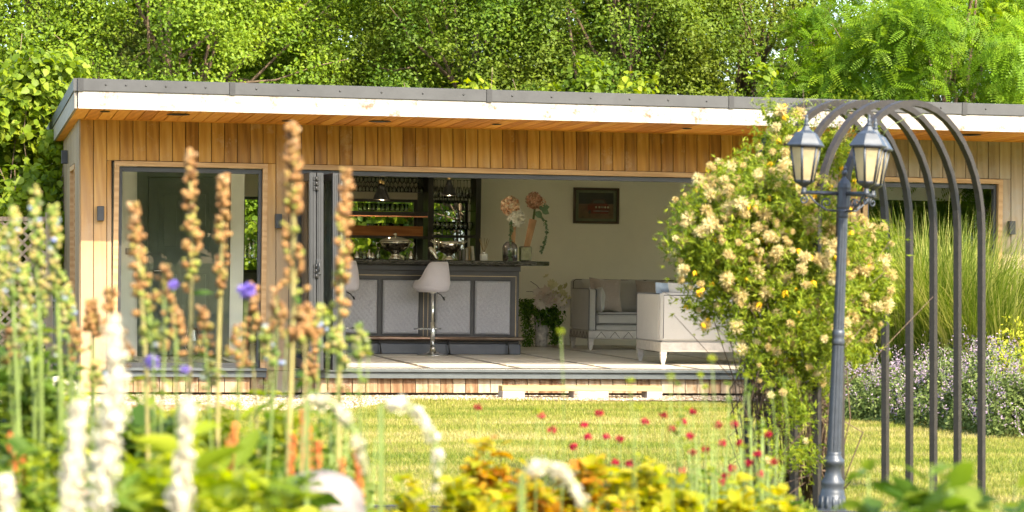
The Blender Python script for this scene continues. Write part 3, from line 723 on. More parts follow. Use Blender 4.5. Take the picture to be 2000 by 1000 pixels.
p = W(845, 690, 3.72); stool((p.x, 3.72, -SL * p.x), R(30), 'lilac-grey tub bar stool on chrome column in front of the middle bar panels')
p = W(668, 690, 3.72); stool((p.x, 3.72, -SL * p.x), R(10), 'second lilac-grey bar stool half hidden behind the folded doors')
# shelving behind the bar
SY = 7.35
sx0 = Xf(560, SY)
def S(px): return Xf(px, SY) - sx0
def Sz(py, px=800): p = W(px, py, SY); return p.z + SL * p.x
sh = thing('back_bar_shelving', (sx0, SY, -SL * sx0), 'black back bar shelving filled with glassware in front of the window', 'shelving', rot=(0, SL, 0))
ztop = 2.36
for p in (560, 838, 931):
    mb = MB(); mb.box(S(p) - .035, 0, .9, S(p) + .035, .38, ztop); mb.build('upright', M['dark_box'], sh)
mb = MB(); mb.box(S(560), 0, 0, S(935), .42, .9); mb.build('cabinet', M['bar'], sh)
for a, b, z, th in ((565, 832, Sz(421), .05), (565, 832, Sz(466), .035), (843, 926, Sz(463), .035)):
    mb = MB(); mb.box(S(a), .0, z, S(b), .36, z + th); mb.build('shelf', M['dark_box'], sh)
mb = MB(); mb.box(S(565), -.006, Sz(424), S(832), .02, Sz(422)); mb.build('copper_strip', plain('copper_strip', (.8, .35, .2), .3, 1.), sh)
for a, b, z in ((565, 832, Sz(376)), (843, 926, Sz(411)), (565, 832, Sz(345)), (843, 926, Sz(347))):
    mb = MB(); mb.box(S(a), .0, z, S(b), .34, z + .008); mb.build('glass_shelf', glassmat('green_edge_glass', (.55, .68, .60), 1.5), sh)
# wooden crate on the shelf
z = Sz(461.5); q = thing('wooden_crate', (sx0 + S(600), SY, z - SL * (sx0 + S(600))), 'long shallow brown wooden box lying on the back bar shelf', 'box', rot=(0, SL, 0))
LW = S(826) - S(600)
for nm, b in (('front_board', (0, .0, .002, LW, .015, .135)), ('back_board', (0, .28, .002, LW, .295, .135)), ('end_board', (0, .016, .002, .015, .279, .135)), ('end_board', (LW - .015, .016, .002, LW, .279, .135)), ('base_board', (.016, .016, .002, LW - .016, .279, .012))):
    mb = MB(); mb.box(*b, .002); mb.build(nm, M['box_wood'], q)
# glassware
def wineglass(h=.20, r=.034, bowl=.09):
    mb = MB(); mb.lathe([(r * .95, 0), (r * .9, .003), (.004, .010), (.0035, h - bowl), (r * .55, h - bowl + .012), (r, h - bowl * .55), (r * .95, h - bowl * .25), (r * .8, h)], 12); return mb
def tumbler(h=.10, r=.036):
    mb = MB(); mb.lathe([(.001, .008), (r * .85, .0), (r * .9, .01), (r, h)], 12); return mb
gl_w = wineglass().mesh('wine_glass', M['glass']); gl_f = wineglass(.25, .027, .16).mesh('champagne_flute', M['glass']); gl_t = tumbler().mesh('tumbler', M['glass'])
gl_g = wineglass(.19, .045, .12).mesh('wine_glass', M['glass'])
ORD = ['first', 'second', 'third', 'fourth', 'fifth', 'sixth', 'seventh', 'eighth', 'ninth', 'tenth', 'eleventh', 'twelfth', 'thirteenth', 'fourteenth', 'fifteenth', 'sixteenth', 'seventeenth', 'eighteenth', 'nineteenth', 'twentieth', 'twenty-first', 'twenty-second']
def glassrow(name, me, pxs, py, yoff, label0, group, cat, flip=False):
    for i, p in enumerate(pxs):
        label = ORD[i] + ' from the left, ' + label0
        X = sx0 + S(p); zz = Sz(py) - SL * X
        put(name, me, None, (X + random.uniform(-.006, .006), SY + yoff + random.uniform(-.03, .03), zz), (math.pi if flip else 0, 0, random.random() * 6), label=label, cat=cat, group=group)
glassrow('wine_glass', gl_w, np.linspace(668, 826, 22), 347, .12, 'upside-down stemmed glass hanging in the row above the left bar shelves', 'stemmed glasses hanging above the left shelves', 'glass', True)
glassrow('wine_glass', gl_w, np.linspace(670, 822, 20), 375, .2, 'stemmed glass standing in the row under the hanging glasses', 'stemmed glasses on the top left glass shelf', 'glass')
glassrow('champagne_flute', gl_f, np.linspace(850, 922, 12), 349, .1, 'tall flute hanging upside-down above the right bar shelves', 'flutes hanging above the right shelves', 'glass', True)
glassrow('champagne_flute', gl_f, np.linspace(849, 923, 10), 410, .15, 'tall flute standing on the upper right glass shelf', 'flutes on the upper right glass shelf', 'glass')
glassrow('wine_glass', gl_g, np.linspace(848, 921, 9), 459, .12, 'round wine glass on the lower right bar shelf', 'round wine glasses on the lower right shelf', 'glass')
glassrow('wine_glass', gl_g, np.linspace(852, 918, 8), 459, .26, 'round wine glass, back row, lower right shelf', 'round wine glasses on the lower right shelf', 'glass')
glassrow('tumbler', gl_t, np.linspace(705, 795, 11), 412.5, .08, 'short tumbler in the row on the middle left bar shelf', 'tumblers on the middle left shelf', 'glass')
glassrow('tumbler', gl_t, np.linspace(708, 792, 10), 412.5, .22, 'short tumbler in the back row on the middle left bar shelf', 'tumblers on the middle left shelf', 'glass')
# cut glass bowls in the crate
def cutglass(name, px, r, h, label, cat):
    X = Xf(px, SY); mb = MB(); n = 14
    for k in range(n):
        a0, a1 = 2 * math.pi * k / n, 2 * math.pi * (k + .5) / n
        for (s, e) in ((a0, a1), (a1, a0)):
            mb.tube([(r * .45 * math.cos(s), r * .45 * math.sin(s), 0), (r * .8 * math.cos((s + e) / 2 + (e - s)), r * .8 * math.sin((s + e) / 2 + (e - s)), h * .5), (r * 1.2 * math.cos(e + (e - s)), r * 1.2 * math.sin(e + (e - s)), h)], .004, 4)
    mb.lathe([(r * .45, 0), (r * .8, h * .5), (r * 1.15, h)], 14)
    mb.build(name, M['glass'], None, loc=(X, SY + .15, Sz(459) - SL * X), label=label, cat=cat)
cutglass('cut_glass_bowl', 731, .065, .15, 'flared cut glass vase at the left in the wooden crate', 'vase')
cutglass('cut_glass_bowl', 756, .08, .16, 'spiky cut glass vase in the middle of the wooden crate', 'vase')
cutglass('cut_glass_bowl', 779, .075, .15, 'flared cut glass vase at the right in the wooden crate', 'vase')
# things standing on the marble
TZ = 1.151
def onbar(px, Y): X = Xf(px, Y); return (X, Y, TZ - SL * X + .001)
def handles(mb, r, z, rr, s_):
    for s in (s_,):
        mb.tube([(s * r, 0, z + rr * .5), (s * (r + rr), 0, z + rr * .6), (s * (r + rr * 1.2), 0, z), (s * (r + rr * .6), 0, z - rr * .8), (s * r * .9, 0, z - rr * .7)], .006, 6)
t = thing('punch_bowl', onbar(772, 4.5), 'large lidded silver punch bowl on the bar', 'punch bowl')
mb = MB(); mb.lathe([(.085, 0), (.088, .012), (.065, .03), (.05, .055), (.058, .085), (.12, .11), (.17, .16), (.19, .20), (.195, .215), (.188, .217)], 28); mb.build('bowl', M['silver'], t)
mb = MB(); mb.lathe([(.202, .218), (.205, .225), (.17, .25), (.09, .272), (.03, .28), (.012, .285), (.012, .295), (.022, .305), (.02, .32), (.001, .328)], 28); mb.build('lid', M['silver'], t)
for s_ in (-1, 1): mb = MB(); handles(mb, .185, .18, .045, s_); mb.build('handle', M['silver'], t)
t = thing('champagne_bowl', onbar(877, 4.55), 'silver champagne bowl with antler-shaped handles on the bar', 'bowl')
mb = MB(); mb.lathe([(.065, 0), (.066, .01), (.04, .035), (.035, .06), (.05, .075), (.11, .10), (.145, .15), (.155, .20), (.16, .232), (.152, .232), (.14, .19), (.10, .13), (.001, .11)], 26); mb.build('bowl', M['silver'], t)
for s in (-1, 1):
    mb = MB()
    for k in range(5):
        a = R(30 + 30 * k); mb.tube([(s * .15, 0, .19), (s * (.18 + .02 * math.cos(a)), 0, .21), (s * (.19 + .055 * math.cos(a)), random.uniform(-.02, .02), .215 + .05 * math.sin(a))], [.009, .007, .004], 5)
    mb.tube([(s * .12, 0, .12), (s * .185, 0, .16), (s * .18, 0, .21)], .008, 6)
    mb.build('antler_handle', M['silver'], t)
cols = [(.10, .07, .05), (.30, .28, .25), (.55, .50, .42), (.40, .28, .12), (.65, .60, .5)]
lbl = ['dark brown book, leftmost of the standing row on the bar', 'grey book second in the standing row on the bar', 'cream book in the middle of the standing row on the bar', 'tan book fourth in the standing row on the bar', 'pale wide book at the right end of the row on the bar']
for k in range(5):
    p = onbar(897 + k * 6.2, 4.62); wd = .022 + .004 * (k % 3) + (.01 if k == 4 else 0); h = .13 + .012 * k
    t = thing('book', p, lbl[k], 'book', rot=(0, R(-4 if k > 2 else 3), 0))
    mb = MB(); mb.box(0, 0, 0, .003, .10, h); mb.box(wd - .003, 0, 0, wd, .10, h); mb.box(.003, 0, 0, wd - .003, .003, h); mb.build('cover', plain('book_cover', cols[k], .5), t)
    mb = MB(); mb.box(.003, .004, .004, wd - .003, .096, h - .004); mb.build('pages', M['wall_white'], t)
t = thing('reed_diffuser', onbar(945, 4.3), 'white reed diffuser with thin reeds on the bar', 'diffuser')
mb = MB(); mb.box(-.042, -.042, 0, .042, .042, .085, .008); mb.lathe([(.016, .085), (.016, .105)], 12); mb.build('bottle', M['white'], t)
for a, b in ((-.06, .19), (-.035, .2), (-.045, .175), (.01, .2), (.04, .19), (.065, .185), (.05, .2)):
    mb = MB(); mb.tube([(a * .1, 0, .09), (a, random.uniform(-.02, .02), b + .08)], .0025, 5); mb.build('reed', M['fresh_wood'], t)
# small glasses and bottles at the left of the bar
for k, (px, h) in enumerate(((697, .09), (704, .13), (712, .10), (721, .12), (738, .15), (795, .09), (802, .11), (812, .08), (846, .10), (728, .08))):
    mb = MB(); mb.lathe([(.03, 0), (.034, .01), (.03, h * .6), (.012, h * .75), (.014, h)], 12)
    mb.build('decanter', M['glass'] if k % 3 else M['silver'], None, loc=onbar(px, 4.45 + .1 * (k % 2)), label=ORD[k] + ' of the small bottles on the marble bar, ' + ('clear glass' if k % 3 else 'silver'), cat='decanter', group='small decanters along the bar ' + ('glass' if k % 3 else 'silver'))
t = thing('cocktail_shaker', onbar(853, 4.4), 'slanting silver cocktail shaker leaning beside the antler bowl', 'shaker', rot=(0, R(-28), 0))
mb = MB(); mb.lathe([(.028, 0), (.034, .02), (.038, .13), (.025, .155), (.024, .175), (.012, .185)], 16); mb.build('body', M['silver'], t)
# mirrored vases with kraft wrapped hydrangeas
M['hyd_pink'] = mk_var('hydrangea_pink', [(0, (.52, .24, .12)), (.5, (.78, .54, .36)), (1, (.86, .76, .56))]); M['hyd_white'] = mk_var('hydrangea_white', [(0, (.74, .72, .64)), (1, (.88, .88, .82))])
M['hyd_rust'] = mk_var('hydrangea_rust', [(0, (.30, .13, .07)), (1, (.68, .42, .28))])
M['euc'] = foliage('eucalyptus_leaf', [(0, (.09, .16, .08)), (1, (.24, .34, .22))], .2)
M['stem'] = plain('green_stem', (.12, .16, .05), .6); M['twig'] = plain('brown_twig', (.10, .065, .04), .8)
def bloom(parent, c, r, mat, n=420):
    d = rnd(n); pos = np.array(c) + d * r * rng.uniform(.82, 1.03, n)[:, None]
    scatter('hydrangea_bloom', [(0, -.5, 0), (.5, 0, .12), (0, .5, 0), (-.5, 0, .12)], [(0, 1, 2, 3)], pos, mat, frames(d + rng.normal(size=(n, 3)) * .35), np.full(n, r * .30), parent=parent)
def garland(parent, pts, n, ls):
    pts = [np.array(p, float) for p in pts]
    mb = MB(); mb.tube(pts, .003, 5); mb.build('stem', M['stem'], parent)
    t = rng.random(n) * (len(pts) - 1); i = np.minimum(t.astype(int), len(pts) - 2); f = (t - i)[:, None]; P = np.array(pts)
    pos = P[i] * (1 - f) + P[i + 1] * f
    tan = nrm(rng.normal(size=(n, 3)) + np.array([0, 0, -1.1])); scatter('eucalyptus_leaves', *BROAD, pos, M['euc'], frames(rnd(n), tan), rng.uniform(.7, 1.2, n) * ls, parent=parent, kind='stuff')
Yv = 4.45; sc_v = 5000 / 31.6
t = thing('flower_vase', onbar(996, Yv), 'rounded mirrored vase with pink and white hydrangeas in kraft wrap', 'vase')
mb = MB(); mb.lathe([(.085, 0), (.092, .01), (.094, .16), (.085, .20), (.05, .235), (.045, .24)], 24); mb.build('vase', M['mirror'], t)
mb = MB(); mb.tube([(.03, 0, .12), (.04, 0, .5)], [.03, .042], 14); mb.build('kraft_wrap', M['paper'], t)
mb = MB(); mb.tube([(.0, -.02, .2), (0, 0, .66)], .008, 6); mb.tube([(.03, 0, .4), (.06, 0, .5)], .007, 6); mb.build('stem', M['stem'], t)
bloom(t, (.0, -.02, .68), .12, M['hyd_pink']); bloom(t, (.07, -.06, .53), .11, M['hyd_white'])
garland(t, [(-.0, -.1, .55), (-.02, -.16, .35), (-.04, -.2, .15), (-.03, -.23, 0), (-.03, -.235, -.1)], 90, .045)
t = thing('flower_vase', onbar(1026, Yv + .1), 'small square mirrored vase with leaning kraft wrapped rust hydrangea', 'vase')
mb = MB(); mb.box(-.075, -.05, 0, .075, .05, .185, .012); mb.build('vase', M['mirror'], t)
mb = MB(); mb.tube([(-.0, 0, .1), (.10, 0, .52)], [.036, .05], 14); mb.build('kraft_wrap', M['paper'], t)
mb = MB(); mb.tube([(.10, 0, .5), (.125, 0, .68)], .014, 6); mb.build('stem', M['stem'], t)
bloom(t, (.11, -.01, .76), .105, M['hyd_rust']); bloom(t, (.20, .02, .72), .075, M['hyd_pink'], 200)
scatter('leaf', *BROAD, np.array([(.16, -.05, .66), (.12, -.05, .62), (.2, -.04, .64)]), M['euc'], frames(np.array([(0, -1, .3)] * 3), np.array([(1, 0, .2), (.7, 0, -.8), (1, 0, -.5)])), np.array([.15, .12, .11]), parent=t)
garland(t, [(.17, 0, .62), (.25, -.02, .5), (.27, -.02, .35), (.24, -.02, .22), (.2, -.02, .12)], 75, .04)
# pendants
M['bulb'] = None
m, nt_, out_ = newmat('pendant_glow'); e_ = nd(nt_, 'ShaderNodeEmission'); e_.inputs[0].default_value = (1, .55, .18, 1); e_.inputs[1].default_value = 3; nt_.links.new(e_.outputs[0], out_.inputs[0]); M['bulb'] = m
for px, py, Y, lab in ((743, 390, 4.55, 'black cone pendant lamp hanging left over the punch bowl'), (877, 382, 4.55, 'black cone pendant lamp hanging right over the antler bowl'), (748, 391, 5.6, 'black cone pendant lamp behind the left one, partly covered')):
    q = W(px, py, Y); t = thing('pendant_lamp', q, lab, 'pendant lamp', 'pendant lamps over the bar')
    mb = MB(); mb.lathe([(.094, 0), (.094, .006), (.028, .17), (.026, .19), (.024, .186), (.088, .008)], 26); mb.build('shade', M['black'], t)
    mb = MB(); mb.lathe([(.022, .19), (.022, .24), (.006, .25)], 14); mb.build('collar', M['gold'], t)
    mb = MB(); mb.lathe([(.086, .006), (.026, .17)], 20); mb.build('shade_lining', M['gold'], t)
    mb = MB(); mb.ball((0, 0, .05), .03, 10, 8); mb.build('bulb', M['bulb'], t)
    ld = bpy.data.lights.new('pendant_light', 'POINT'); ld.energy = 5; ld.color = (1, .72, .42); ld.shadow_soft_size = .03; lo_ = bpy.data.objects.new('pendant_light', ld); link(lo_, t); lo_.location = (0, 0, .012)
    mb = MB(); zc = 2.40 - SL * q.x - q.z; mb.tube([(0, 0, .25), (0, 0, zc)], .0035, 6); mb.build('cord', M['black'], t)
# picture of a red car
PYp = YB - .001
a, b = W(1118.5, 366, PYp), W(1208, 439, PYp); pw, ph = b.x - a.x, .5 * 1.0
ph = (436 - 366) / 5000 * (W(1160, 400, PYp) - CAM).dot(FW)
pic = thing('framed_picture', (a.x, PYp, a.z - ph), 'framed picture of a red car hanging on the cream back wall', 'picture', rot=(0, SL, 0))
mb = MB(); fw = .035
mb.box(0, -.035, 0, fw, -.001, ph, .003); mb.box(pw - fw, -.035, 0, pw, -.001, ph, .003); mb.box(fw, -.034, 0, pw - fw, -.001, fw, .003); mb.box(fw, -.034, ph - fw, pw - fw, -.001, ph, .003)
mb.build('frame', plain('picture_frame_wood', (.06, .03, .015), .35), pic)
mb = MB(); mb.box(fw, -.012, fw, pw - fw, -.002, ph - fw); mb.build('mount', plain('picture_mount', (.20, .21, .14), .8), pic)
def flat(name, pts, y, c, parent=pic, rough=.5):
    mb = MB(); mb.add([(p[0] * pw, y, p[1] * ph) for p in pts] + [(p[0] * pw, y + .0008, p[1] * ph) for p in pts], [tuple(range(len(pts)))] + [(i, len(pts) + i, len(pts) + (i + 1) % len(pts), (i + 1) % len(pts)) for i in range(len(pts))])
    return mb.build(name, plain('print_' + name, c, rough, 0, .3, 12), parent)
flat('print_ground', [(.12, .14), (.88, .14), (.88, .55), (.12, .55)], -.0135, (.22, .12, .07)); flat('print_background', [(.12, .55), (.88, .55), (.88, .86), (.12, .86)], -.0135, (.035, .03, .022))
flat('print_car_body', [(.32, .34), (.36, .28), (.76, .28), (.79, .38), (.78, .5), (.74, .56), (.36, .56), (.31, .5)], -.015, (.22, .035, .02))
flat('print_car_cabin', [(.38, .565), (.44, .68), (.68, .68), (.73, .565)], -.015, (.10, .03, .02)); flat('print_windscreen', [(.42, .57), (.46, .65), (.66, .65), (.70, .57)], -.016, (.12, .12, .10))
for u in (.50, .57, .70, .76):
    flat('print_headlamp', [(u + .02 * math.cos(k * .785), .46 + .03 * math.sin(k * .785)) for k in range(8)], -.0165, (.75, .68, .5))
flat('print_grille', [(.60, .44), (.67, .44), (.67, .49), (.60, .49)], -.0165, (.4, .35, .28)); flat('print_bumper', [(.44, .34), (.77, .34), (.77, .365), (.44, .365)], -.0165, (.4, .38, .34)); flat('print_wheel', [(.36 + .03 * math.cos(k * .785), .33 + .06 * math.sin(k * .785)) for k in range(8)], -.0168, (.05, .05, .05))
mb = MB(); mb.box(fw, -.0225, fw, pw - fw, -.0215, ph - fw); mb.build('glazing', glassmat('picture_glass', (.95, .97, .95), .35), pic)
# sofas
def pillow(wd, h, th, seed=0, mat=None):
    n = 12; vs = []; f = []
    for s in (-1, 1):
        for j in range(n + 1):
            for i in range(n + 1):
                u, v = i / n * 2 - 1, j / n * 2 - 1
                e = (1 - u ** 4) * (1 - v ** 4); pin = 1 - .10 * (1 - abs(u * v)) * (max(abs(u), abs(v)) ** 4)
                vs.append((u * wd / 2 * pin, s * th / 2 * e ** .6 + .008 * math.sin(5 * u + seed) * e, v * h / 2 * pin))
    N = (n + 1) ** 2
    for s in (0, 1):
        for j in range(n):
            for i in range(n):
                q = (s * N + j * (n + 1) + i, s * N + j * (n + 1) + i + 1, s * N + (j + 1) * (n + 1) + i + 1, s * N + (j + 1) * (n + 1) + i)
                f.append(q if s == 0 else q[::-1])
    mb = MB(); mb.add(vs, f, True); return mb
def sofa(loc, rz, wd, label, tilt=SL, BH=.92):
    t = thing('sofa', loc, label, 'sofa', rot=(0, tilt * math.cos(rz), rz))
    D = 1.06; AH = .80
    mb = MB(); mb.box(0, 0, .145, wd, D, .255, .006); mb.build('base_rail', M['sofa_wood'], t)
    for x, y in ((0.0, 0.0), (wd - .075, 0), (0, D - .075), (wd - .075, D - .075)):
        mb = MB(); mb.add([(x + dx * a, y + dy * a, z) for z, s in ((0, .6), (.12, .9), (.1445, 1.08)) for dx, dy in ((0, 0), (1, 0), (1, 1), (0, 1)) for a in (.075,)], [])
        mb = MB(); vs = []
        for z, s in ((0, .40), (.09, .92), (.10, .8), (.1445, 1.0)):
            r = .0375 * s
            vs += [(x + .0375 + r * a, y + .0375 + r * b, z) for a, b in ((-1, -1), (1, -1), (1, 1), (-1, 1))]
        mb.add(vs, [(i * 4 + k, i * 4 + (k + 1) % 4, (i + 1) * 4 + (k + 1) % 4, (i + 1) * 4 + k) for i in range(3) for k in range(4)] + [(3, 2, 1, 0), (12, 13, 14, 15)])
        mb.build('leg', M['sofa_wood'], t)
    mb = MB()                                    # incised zigzag frieze
    def zig(axis, L_, c0):
        k = int(L_ / .17); st = L_ / k
        for i in range(k):
            for a, b in (((i + .15) * st, (i + .5) * st), ((i + .85) * st, (i + .5) * st)):
                p0, p1 = (a, .165), (b, .24)
                for off in (0, ):
                    q0 = (p0[0], c0, p0[1]) if axis == 'x' else (c0, p0[0], p0[1]); q1 = (p1[0], c0, p1[1]) if axis == 'x' else (c0, p1[0], p1[1])
                    mb.tube([q0, q1], .0045, 4)
    zig('x', wd - .16, -.0005); 
    for v_ in range(len(mb.v)): mb.v[v_] = (mb.v[v_][0] + .08, mb.v[v_][1], mb.v[v_][2])
    zig('y', D, -.0005); mb.tube([(0, -.001, .16), (wd, -.001, .16)], .003, 4); mb.tube([(-.001, 0, .16), (-.001, D, .16)], .003, 4)
    mb2 = MB(); mb2.v = mb.v; mb2.f = mb.f; mb2.sm = mb.sm; mb2.mi = mb.mi; mb2.build('carved_frieze', M['sofa_groove'], t, kind='stuff')
    for x in (0.0, wd - .10):
        mb = MB(); mb.box(x, .0, .258, x + .10, D - .1, AH, .018); mb.build('arm', M['fab'], t)
        pm = MB()
        for xx in (x + .004, x + .096): pm.tube([(xx, .003, .26), (xx, .001, AH - .02), (xx, .02, AH - .002), (xx, D - .1, AH - .001)], .005, 5)
        pm.build('piping', M['fab_dark'], t)
    mb = MB(); mb.box(.0, D - .098, .258, wd, D, BH, .03); mb.build('backrest', M['fab'], t)
    pm = MB(); pm.tube([(.02, D - .1, AH - .05), (.02, D - .1, BH - .03), (.05, D - .1, BH - .002), (wd - .05, D - .1, BH - .002), (wd - .02, D - .1, BH - .03), (wd - .02, D - .1, AH - .05)], .006, 5); pm.tube([(.03, D, .3), (.03, D, BH - .03), (wd - .03, D, BH - .03), (wd - .03, D, .3)], .005, 5); pm.build('piping', M['fab_dark'], t)
    mb = MB(); mb.box(.101, .01, .258, wd - .101, D - .1, .325, .012); mb.build('seat_base', M['fab'], t)
    k = 2; sw = (wd - .204) / k
    for i in range(k):
        x = .102 + i * sw; mb = MB(); mb.box(x + .002, -.005, .328, x + sw - .002, D - .12, .485, .035); mb.build('seat_cushion', M['fab'], t)
        pm = MB()
        for z in (.345, .470): pm.tube([(x + .02, .0, z), (x + sw - .02, .0, z)], .005, 5)
        pm.build('piping', M['fab_dark'], t)
        mb = pillow(sw * .96, .46, .17, i); mb.build('back_cushion', M['fab'], t, loc=(x + sw / 2, D - .19, .70), rot=(R(-8), 0, 0))
    return t
SFY = 5.85; x = Xf(1149, SFY); s1 = sofa((x, SFY, -SL * x), 0, 2.0, 'grey linen sofa against the cream wall with taupe cushions')
mb = pillow(.45, .45, .15, 1); mb.build('cushion', M['fab_tan'], None, loc=(x + .31, SFY + .30, .485 + .235 - SL * x), rot=(R(-16), R(4), R(6)), label='taupe square cushion propped at the left end of the far sofa', cat='cushion')
mb = pillow(.46, .42, .15, 2); q = W(1277, 565, SFY + .6); mb.build('cushion', M['fab_tan'], None, loc=(q.x, SFY + .66, .485 + .235 - SL * q.x), rot=(R(-16), 0, 0), label='plain taupe cushion leaning on the back of the far sofa, right of the first', cat='cushion')
mb = pillow(.34, .62, .16, 3); mb.build('cushion', M['fab'], None, loc=(x + .19, SFY + .34, .485 + .17 - SL * x), rot=(R(90), R(90), R(0)), label='piped grey bolster against the left arm of the far sofa', cat='cushion')
NSY = 1.25; x = Xf(1290, NSY); s2 = sofa((x + 1.95, NSY + 1.06, -SL * (x + 1.95)), math.pi, 1.95, 'pale grey sofa near the threshold turned with its back to the garden', BH=.815)
q = W(1316, 565, NSY + .35); mb = pillow(.42, .40, .14, 5); mb.build('cushion', M['fab_blue'], None, loc=(q.x, NSY + .42, .485 + .25 - SL * q.x), rot=(R(12), 0, 0), label='blue grey cushion showing over the back of the near sofa', cat='cushion')
# tall vase with white flowers by the wall
VY = 7.05; q = W(1057, 676, VY); vx = q.x
t = thing('flower_urn', (vx, VY, -SL * vx), 'tall distressed white urn with pale lilies and trailing green foliage', 'urn')
mb = MB(); mb.lathe([(.075, 0), (.08, .02), (.085, .15), (.095, .33), (.10, .38), (.09, .42), (.08, .43)], 24); mb.build('urn', plain('distressed_white', (.55, .52, .47), .7, 0, .45, 12, .5), t)
M['trail'] = foliage('trailing_leaf', [(0, (.03, .08, .015)), (.5, (.09, .20, .025)), (1, (.20, .34, .05))], .3)
def drape(cx, cy, ztop, zbot, rx, n, ls, nm='trailing_foliage'):
    u = rng.random(n); z = ztop + (zbot - ztop) * u; sw_ = rng.normal(size=n) * rx * (1 - .3 * u); pos = np.stack([cx + sw_ + .02 * np.sin(z * 9), cy + rng.normal(size=n) * .05, z], 1)
    scatter(nm, *LEAF, pos, M['trail'], frames(rnd(n), nrm(rng.normal(size=(n, 3)) * .5 + np.array([0, 0, -1]))), rng.uniform(.7, 1.3, n) * ls, parent=t, kind='stuff')
drape(-.20, -.02, .62, .02, .05, 900, .035); drape(-.15, -.05, .66, .45, .10, 500, .04); drape(.17, -.05, .60, .05, .05, 1100, .04); drape(.08, -.1, .58, .32, .10, 900, .05)
mb = MB()
for k in range(7):
    pts = [(-.05, 0, .4)]; a = random.uniform(1.2, 2.3); rr = random.uniform(.35, .55)
    for i in range(6): pts.append((pts[-1][0] + rr / 6 * math.cos(a), random.uniform(-.04, .04), pts[-1][2] + rr / 6 * math.sin(a))); a += random.uniform(-.7, .8)
    mb.tube(pts, .004, 5)
mb.build('curled_twig', M['twig'], t)
M['lily'] = mk_var('lily_petal', [(0, (.62, .52, .45)), (.5, (.72, .66, .58)), (1, (.78, .76, .66))]); M['lily_y'] = mk_var('orchid_petal', [(0, (.50, .48, .22)), (1, (.70, .66, .40))])
STAR = ([(0, 0, 0)] + [(math.cos(a), math.sin(a), .35) for a in np.arange(6) * 1.047] + [(.62 * math.cos(a + .52), .62 * math.sin(a + .52), .12) for a in np.arange(6) * 1.047], [(0, 7 + (k + 5) % 6, 1 + k, 7 + k) for k in range(6)])
for n_, cx, cz, rx, rz, mt, s_ in ((30, .03, .62, .14, .06, 'lily', .05), (16, .22, .62, .10, .08, 'lily', .055), (24, .12, .76, .10, .10, 'lily_y', .032), (14, .27, .70, .06, .09, 'lily_y', .035)):
    pos = np.stack([cx + rng.normal(size=n_) * rx * .6, -.12 + rng.normal(size=n_) * .05, cz + rng.normal(size=n_) * rz], 1)
    scatter('lily_bloom', *STAR, pos, M[mt], frames(nrm(np.array([0, -1., .3]) + rng.normal(size=(n_, 3)) * .5)), np.full(n_, s_) * 1.6, parent=t, kind='stuff')
# glass vase inside the left window
q = W(377, 715, .45); t = thing('glass_vase', (q.x, .45, -SL * q.x), 'tall clear tulip glass vase standing inside the left window', 'vase')
mb = MB(); mb.lathe([(.07, 0), (.068, .008), (.012, .02), (.012, .08), (.05, .13), (.085, .20), (.085, .27), (.06, .36), (.055, .40)], 22); mb.build('bowl', M['glass'], t)
mb = MB(); mb.lathe([(.001, .13), (.06, .155), (.05, .135)], 16); mb.build('sand', M['gravel_base'], t)
# rug edge / low fill of the room behind the right window: a plain blind
# ================================================================== TREES AND HEDGES BEHIND
def G(a, b, c, d=None): return [(0, a), (.5, b), (1, c)]
M['bark'] = plain('bark', (.16, .11, .07), .9, 0, .3, 10, .6)
M['leafA'] = foliage('maple_leaf', G((0.065, 0.123, 0.007), (0.129, 0.207, 0.012), (0.227, 0.299, 0.023)), .40, .35, .4)
M['leafB'] = foliage('hawthorn_leaf', G((0.034, 0.084, 0.006), (0.076, 0.146, 0.010), (0.167, 0.238, 0.023)), .40, .35, .42, patch=((0.129, 0.167, 0.014), .7))
M['leafC'] = foliage('robinia_leaf', G((.07, .15, .006), (.14, .245, .010), (.26, .36, .02)), .45, .3, .4)
M['leafD'] = foliage('lime_leaf', G((.075, .13, .008), (.15, .22, .014), (.28, .32, .025)), .45, .35, .38)
M['leafE'] = foliage('birch_leaf', G((0.070, 0.114, 0.018), (0.132, 0.176, 0.031), (0.211, 0.246, 0.053)), .42, .4, .4)
